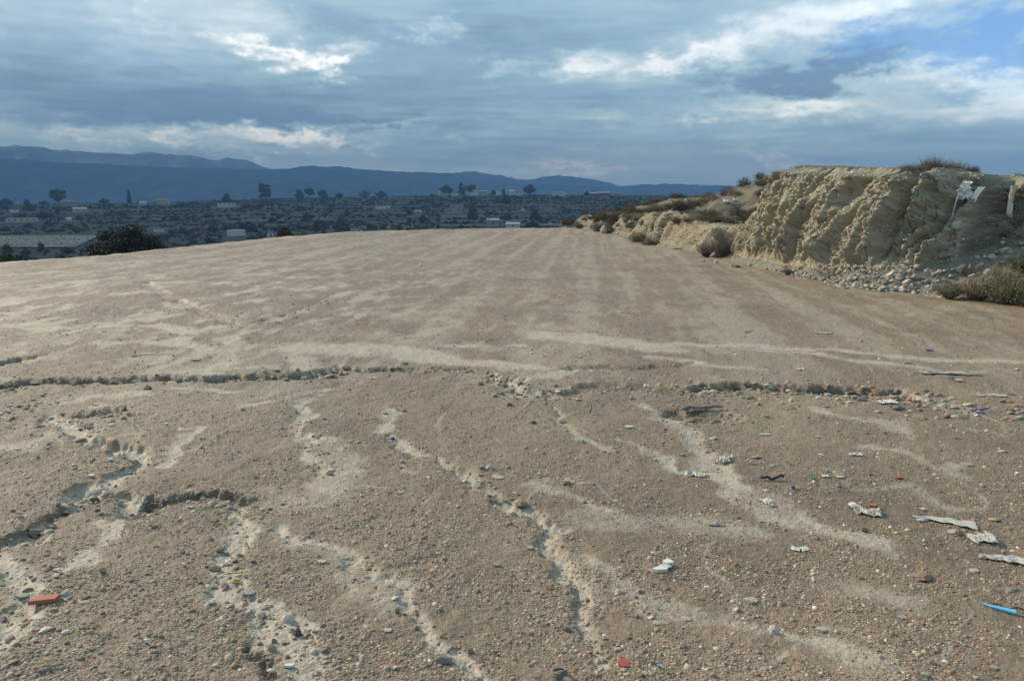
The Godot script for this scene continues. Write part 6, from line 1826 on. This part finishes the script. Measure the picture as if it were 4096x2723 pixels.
# courses of the rills, on the ground in metres: [points, half width, depth, silt half width, silt share]
var RILLS := [
	[[Vector2(-5.49, -6.05), Vector2(-5.13, -6.33), Vector2(-4.59, -6.43), Vector2(-4.42, -6.62), Vector2(-4.25, -6.71), Vector2(-3.95, -6.8), Vector2(-3.58, -6.81), Vector2(-3.3, -6.88), Vector2(-2.96, -6.9), Vector2(-2.64, -6.88), Vector2(-2.26, -6.91), Vector2(-1.97, -6.98), Vector2(-1.78, -7.17), Vector2(-1.6, -7.3)], 0.13, 0.1, 0, 0],
	[[Vector2(-1.64, -7.3), Vector2(-1.34, -7.22), Vector2(-0.94, -7.26), Vector2(-0.57, -7.22), Vector2(-0.32, -7.13), Vector2(-0.12, -6.98), Vector2(0.08, -6.85)], 0.1, 0.045, 0.05, 0.4],
	[[Vector2(0.39, -6.28), Vector2(0.63, -6.51), Vector2(1.01, -6.58), Vector2(1.28, -6.45), Vector2(1.54, -6.48)], 0.12, 0.05, 0, 0],
	[[Vector2(1.55, -6.51), Vector2(1.9, -6.57), Vector2(2.08, -6.57), Vector2(2.32, -6.51), Vector2(2.45, -6.45), Vector2(2.61, -6.4), Vector2(2.8, -6.42), Vector2(3, -6.37), Vector2(3.18, -6.23)], 0.12, 0.11, 0, 0],
	[[Vector2(-0.12, -6.98), Vector2(-0.05, -6.63), Vector2(0, -6.33), Vector2(0.18, -6.33), Vector2(0.39, -6.28)], 0.1, 0.035, 0.14, 0.7],
	[[Vector2(0.45, -7.2), Vector2(0.91, -7.32), Vector2(1.32, -7.32), Vector2(1.78, -7.51)], 0.07, 0.025, 0, 0],
	[[Vector2(-3.39, -5.61), Vector2(-3.08, -5.33), Vector2(-2.88, -5.13), Vector2(-2.7, -5.06), Vector2(-2.45, -4.85), Vector2(-2.29, -4.64), Vector2(-2.27, -4.42), Vector2(-2.3, -4.28), Vector2(-2.41, -4.23)], 0.07, 0.05, 0.075, 1],
	[[Vector2(-2.41, -4.23), Vector2(-2.36, -4.08), Vector2(-2.24, -4.08), Vector2(-2.11, -4.08), Vector2(-2.01, -3.99), Vector2(-2.01, -3.87)], 0.07, 0.03, 0.09, 1],
	[[Vector2(-2.35, -4.07), Vector2(-2.3, -3.91), Vector2(-2.32, -3.74), Vector2(-2.35, -3.57), Vector2(-2.41, -3.48), Vector2(-2.48, -3.4)], 0.06, 0.07, 0.045, 0.9],
	[[Vector2(-3.26, -5.67), Vector2(-3.15, -5.7), Vector2(-3.06, -5.85)], 0.06, 0.07, 0, 0],
	[[Vector2(-1.96, -3.87), Vector2(-1.9, -3.99), Vector2(-1.79, -4.05), Vector2(-1.64, -4.03), Vector2(-1.46, -3.94)], 0.075, 0.085, 0.03, 0.2],
	[[Vector2(-1.46, -3.94), Vector2(-1.36, -3.77), Vector2(-1.34, -3.56), Vector2(-1.29, -3.33), Vector2(-1.22, -3.16), Vector2(-1.24, -2.98), Vector2(-1.18, -2.91), Vector2(-0.99, -2.87), Vector2(-0.91, -2.81), Vector2(-0.81, -2.68), Vector2(-0.74, -2.57), Vector2(-0.66, -2.37)], 0.06, 0.018, 0.085, 0.85],
	[[Vector2(-0.89, -2.65), Vector2(-0.88, -2.54), Vector2(-0.82, -2.34)], 0.02, 0.055, 0, 0],
	[[Vector2(-2.02, -3.72), Vector2(-1.9, -3.47), Vector2(-1.9, -3.29), Vector2(-1.98, -3.16)], 0.03, 0.004, 0.035, 0.9],
	[[Vector2(-2.35, -5.33), Vector2(-2.24, -5.37), Vector2(-2.23, -4.99), Vector2(-2.09, -4.62)], 0.03, 0.004, 0.05, 0.9],
	[[Vector2(-3.05, -6.33), Vector2(-3.44, -6.18), Vector2(-3.47, -6.05)], 0.05, 0, 0.1, 0.6],
	[[Vector2(-2.76, -6.51), Vector2(-2.45, -6.37), Vector2(-2.25, -6.4)], 0.05, 0, 0.06, 0.6],
	[[Vector2(-2.08, -5.92), Vector2(-1.84, -6.11), Vector2(-1.72, -6.33), Vector2(-1.48, -6.55)], 0.05, 0, 0.07, 0.55],
	[[Vector2(-1.14, -3.61), Vector2(-0.94, -3.49), Vector2(-0.75, -3.37), Vector2(-0.61, -3.25), Vector2(-0.51, -3.09), Vector2(-0.42, -2.91), Vector2(-0.36, -2.78), Vector2(-0.28, -2.63), Vector2(-0.2, -2.49), Vector2(-0.12, -2.34)], 0.04, 0.012, 0.06, 0.8],
	[[Vector2(-0.99, -3.51), Vector2(-0.69, -3.25), Vector2(-0.41, -2.78)], 0.04, 0, 0.09, 0.35],
	[[Vector2(-0.83, -5.18), Vector2(-0.63, -4.81), Vector2(-0.43, -4.68), Vector2(-0.26, -4.48), Vector2(-0.17, -4.27), Vector2(0, -4)], 0.05, 0.025, 0.045, 0.7],
	[[Vector2(0, -4), Vector2(0.09, -3.77), Vector2(0.17, -3.61), Vector2(0.22, -3.42), Vector2(0.23, -3.16), Vector2(0.23, -2.94), Vector2(0.27, -2.81), Vector2(0.29, -2.65), Vector2(0.32, -2.54)], 0.05, 0.02, 0.055, 0.75],
	[[Vector2(-1.66, -6.11), Vector2(-1.57, -5.61), Vector2(-1.42, -5.18), Vector2(-1.27, -4.81), Vector2(-1.1, -4.45)], 0.05, 0.012, 0.08, 0.65],
	[[Vector2(-1.31, -5.08), Vector2(-0.98, -4.48), Vector2(-1.02, -4.2)], 0.05, 0, 0.13, 0.45],
	[[Vector2(-0.99, -5.83), Vector2(-0.88, -5.63), Vector2(-0.89, -5.26)], 0.05, 0.006, 0.06, 0.75],
	[[Vector2(0.34, -5.98), Vector2(0.38, -5.5), Vector2(0.47, -5.08), Vector2(0.61, -4.85)], 0.03, 0.01, 0.03, 0.6],
	[[Vector2(1.02, -5.98), Vector2(1.12, -5.61), Vector2(1.19, -5.18), Vector2(1.22, -4.81), Vector2(1.2, -4.41)], 0.05, 0.01, 0.09, 0.6],
	[[Vector2(1.2, -4.52), Vector2(1.25, -4.13), Vector2(1.39, -3.83), Vector2(1.52, -3.61), Vector2(1.71, -3.41)], 0.05, 0.004, 0.13, 0.6],
	[[Vector2(0.73, -5.08), Vector2(0.89, -4.81), Vector2(1, -4.56), Vector2(1.07, -4.41)], 0.03, 0.008, 0.05, 0.7],
	[[Vector2(0.12, -4.27), Vector2(0.29, -4.13), Vector2(0.56, -3.8)], 0.03, 0, 0.06, 0.45],
	[[Vector2(0.33, -3.77), Vector2(0.7, -3.72), Vector2(1.12, -3.66)], 0.03, 0, 0.14, 0.35],
	[[Vector2(-2.28, -8.32), Vector2(-1.76, -8.27), Vector2(-1.28, -8.18), Vector2(-0.79, -7.81)], 0.2, 0, 0.34, 0.85],
	[[Vector2(-2.24, -7.97), Vector2(-1.88, -7.24)], 0.2, 0, 0.16, 0.6],
	[[Vector2(-0.78, -7.72), Vector2(-0.12, -7.39), Vector2(0.21, -7.24)], 0.2, 0, 0.16, 0.75],
	[[Vector2(0.12, -6.85), Vector2(0.44, -7.02), Vector2(0.65, -7.2)], 0.1, 0, 0.11, 0.85],
	[[Vector2(0.41, -9.13), Vector2(1.08, -8.71), Vector2(1.59, -8.32)], 0.2, 0, 0.34, 0.8],
	[[Vector2(-0.86, -8.52), Vector2(0.1, -8.42)], 0.2, 0, 0.1, 0.5],
	[[Vector2(1.78, -8.58), Vector2(2.7, -8.45), Vector2(3.55, -8.2), Vector2(4.04, -7.81), Vector2(5.13, -7.6)], 0.1, 0.006, 0.13, 0.75],
	[[Vector2(2.43, -8.32), Vector2(3.22, -7.97), Vector2(3.51, -7.6), Vector2(3.92, -7.24)], 0.1, 0, 0.12, 0.6],
	[[Vector2(1.41, -7.81), Vector2(1.93, -7.43), Vector2(2.36, -7.2)], 0.1, 0, 0.12, 0.5],
	[[Vector2(2.33, -5.85), Vector2(2.5, -5.61), Vector2(2.72, -5.28)], 0.03, 0, 0.08, 0.55],
	[[Vector2(2.31, -4.9), Vector2(2.5, -4.72), Vector2(2.63, -4.37)], 0.03, 0, 0.05, 0.5],
	[[Vector2(3.23, -6.33), Vector2(3.37, -6.05), Vector2(3.43, -5.73)], 0.03, 0, 0.12, 0.4],
	[[Vector2(0.35, -3.29), Vector2(0.48, -3.01), Vector2(0.65, -2.87), Vector2(0.86, -2.74), Vector2(1.13, -2.6), Vector2(1.32, -2.48)], 0.04, 0.004, 0.07, 0.45],
	[[Vector2(1.3, -3.05), Vector2(1.61, -2.94)], 0.04, 0, 0.09, 0.3],
	[[Vector2(-2.29, -3.29), Vector2(-2.06, -3.05), Vector2(-1.92, -2.87), Vector2(-1.88, -2.7), Vector2(-1.86, -2.57)], 0.06, 0.02, 0.09, 0.75],
	[[Vector2(-2.37, -3.42), Vector2(-2.32, -3.47), Vector2(-2.27, -3.51)], 0.03, 0.01, 0.05, 0.6],
	[[Vector2(-2.28, -3.47), Vector2(-2.33, -3.59), Vector2(-2.4, -3.72)], 0.03, 0.03, 0.02, 0.4],
	[[Vector2(-4.82, -7.9), Vector2(-4.84, -7.68), Vector2(-4.96, -7.47)], 0.08, 0.05, 0, 0],
	[[Vector2(-6.96, -14.83), Vector2(-5.32, -12.29), Vector2(-4.21, -10.8), Vector2(-3.35, -9.7)], 0.12, 0.03, 0.05, 0.3],
	[[Vector2(-3.35, -9.7), Vector2(-3.21, -10.3), Vector2(-3.18, -10.8), Vector2(-2.86, -12.29)], 0.12, 0.014, 0, 0],
	[[Vector2(-4.54, -9.94), Vector2(-4.22, -9.7), Vector2(-3.84, -9.28)], 0.1, 0, 0.17, 0.8],
	[[Vector2(-4.03, -8.58), Vector2(-3.55, -8.45), Vector2(-3.22, -8.2)], 0.1, 0, 0.12, 0.7],
	[[Vector2(-3.22, -8.85), Vector2(-2.9, -8.08), Vector2(-2.77, -7.24)], 0.1, 0, 0.16, 0.55],
	[[Vector2(-2.63, -7.06), Vector2(-3.08, -7.2), Vector2(-2.31, -7.34)], 0.1, 0, 0.1, 0.55],
	[[Vector2(-6.37, -9.94), Vector2(-5.79, -9.6)], 0.1, 0, 0.2, 0.7],
	[[Vector2(-5.26, -10.04), Vector2(-4.93, -9.83), Vector2(-4.72, -9.13)], 0.1, 0, 0.14, 0.6],
	[[Vector2(-3.37, -4.99), Vector2(-3.15, -4.9), Vector2(-3.17, -5.18)], 0.1, 0, 0.1, 0.4],
	[[Vector2(-1.39, -4.13), Vector2(-1.15, -3.94), Vector2(-0.98, -4)], 0.1, 0, 0.14, 0.25],
	[[Vector2(0.21, -3.51), Vector2(0.28, -3.12), Vector2(0.28, -2.91)], 0.03, 0, 0.07, 0.4],
	[[Vector2(1.24, -5.7), Vector2(1.4, -5.59), Vector2(1.62, -5.67)], 0.12, 0.035, 0, 0],
	[[Vector2(-0.48, -3.25), Vector2(-0.35, -3.29)], 0.03, 0.02, 0, 0]]
# [points, spread, size, count]
var COBBLE_RUNS := [
	[[Vector2(-4.42, -6.62), Vector2(-3.95, -6.8), Vector2(-3.3, -6.88), Vector2(-2.64, -6.88), Vector2(-1.97, -6.98), Vector2(-1.6, -7.3)], 0.09, 0.045, 230],
	[[Vector2(-1.59, -7.24), Vector2(-0.93, -7.22), Vector2(-0.32, -7.09), Vector2(0, -6.85)], 0.1, 0.032, 120],
	[[Vector2(-0.12, -6.97), Vector2(0, -6.33), Vector2(0.39, -6.28), Vector2(1, -6.52), Vector2(1.53, -6.43)], 0.16, 0.032, 200],
	[[Vector2(1.53, -6.43), Vector2(2.07, -6.51), Vector2(2.59, -6.34), Vector2(3.16, -6.18)], 0.16, 0.04, 220],
	[[Vector2(2.79, -5.98), Vector2(3.33, -6.05), Vector2(3.82, -5.73)], 0.25, 0.04, 170],
	[[Vector2(1.87, -6.33), Vector2(2.53, -6.18)], 0.3, 0.025, 80],
	[[Vector2(-3.39, -5.61), Vector2(-2.7, -5.06), Vector2(-2.29, -4.64), Vector2(-2.3, -4.28), Vector2(-2.36, -4.08), Vector2(-2.09, -4.04)], 0.05, 0.022, 90],
	[[Vector2(-2.35, -4.07), Vector2(-2.32, -3.74), Vector2(-2.35, -3.57), Vector2(-2.41, -3.48)], 0.05, 0.032, 60],
	[[Vector2(-1.96, -3.87), Vector2(-1.78, -4.03), Vector2(-1.45, -3.93)], 0.05, 0.028, 80],
	[[Vector2(-1.46, -3.94), Vector2(-1.36, -3.77), Vector2(-1.34, -3.56), Vector2(-1.29, -3.33), Vector2(-1.22, -3.16), Vector2(-1.24, -2.98), Vector2(-0.99, -2.87), Vector2(-0.91, -2.81), Vector2(-0.81, -2.68), Vector2(-0.74, -2.57), Vector2(-0.66, -2.37)], 0.09, 0.017, 260],
	[[Vector2(-0.83, -5.18), Vector2(-0.43, -4.68), Vector2(-0.17, -4.27), Vector2(0, -4), Vector2(0.17, -3.61), Vector2(0.23, -3.16), Vector2(0.23, -2.94), Vector2(0.29, -2.65), Vector2(0.32, -2.54)], 0.07, 0.016, 200],
	[[Vector2(-1.14, -3.61), Vector2(-0.75, -3.37), Vector2(-0.51, -3.09), Vector2(-0.36, -2.78), Vector2(-0.2, -2.49)], 0.07, 0.01, 110],
	[[Vector2(-2.29, -3.29), Vector2(-2.06, -3.05), Vector2(-1.92, -2.87), Vector2(-1.8, -2.57), Vector2(-1.67, -2.47)], 0.12, 0.022, 140],
	[[Vector2(-1.8, -2.52), Vector2(-1.46, -2.47), Vector2(-1.12, -2.44)], 0.12, 0.016, 110],
	[[Vector2(-0.71, -2.45), Vector2(-0.49, -2.44), Vector2(-0.19, -2.44)], 0.14, 0.013, 160],
	[[Vector2(-1.57, -5.61), Vector2(-1.27, -4.81), Vector2(-1.1, -4.45)], 0.08, 0.02, 70],
	[[Vector2(-2.81, -5.61), Vector2(-3.1, -5.73)], 0.07, 0.035, 36],
	[[Vector2(-3.35, -9.7), Vector2(-3.17, -10.56), Vector2(-2.86, -12.29)], 0.2, 0.035, 60],
	[[Vector2(-4.48, -6.71), Vector2(-3.93, -5.85), Vector2(-3.46, -5.73)], 0.25, 0.03, 110],
	[[Vector2(1.22, -5.61), Vector2(1.59, -5.59)], 0.1, 0.028, 50],
	[[Vector2(1.02, -5.98), Vector2(1.19, -5.18), Vector2(1.22, -4.81)], 0.12, 0.022, 60]]
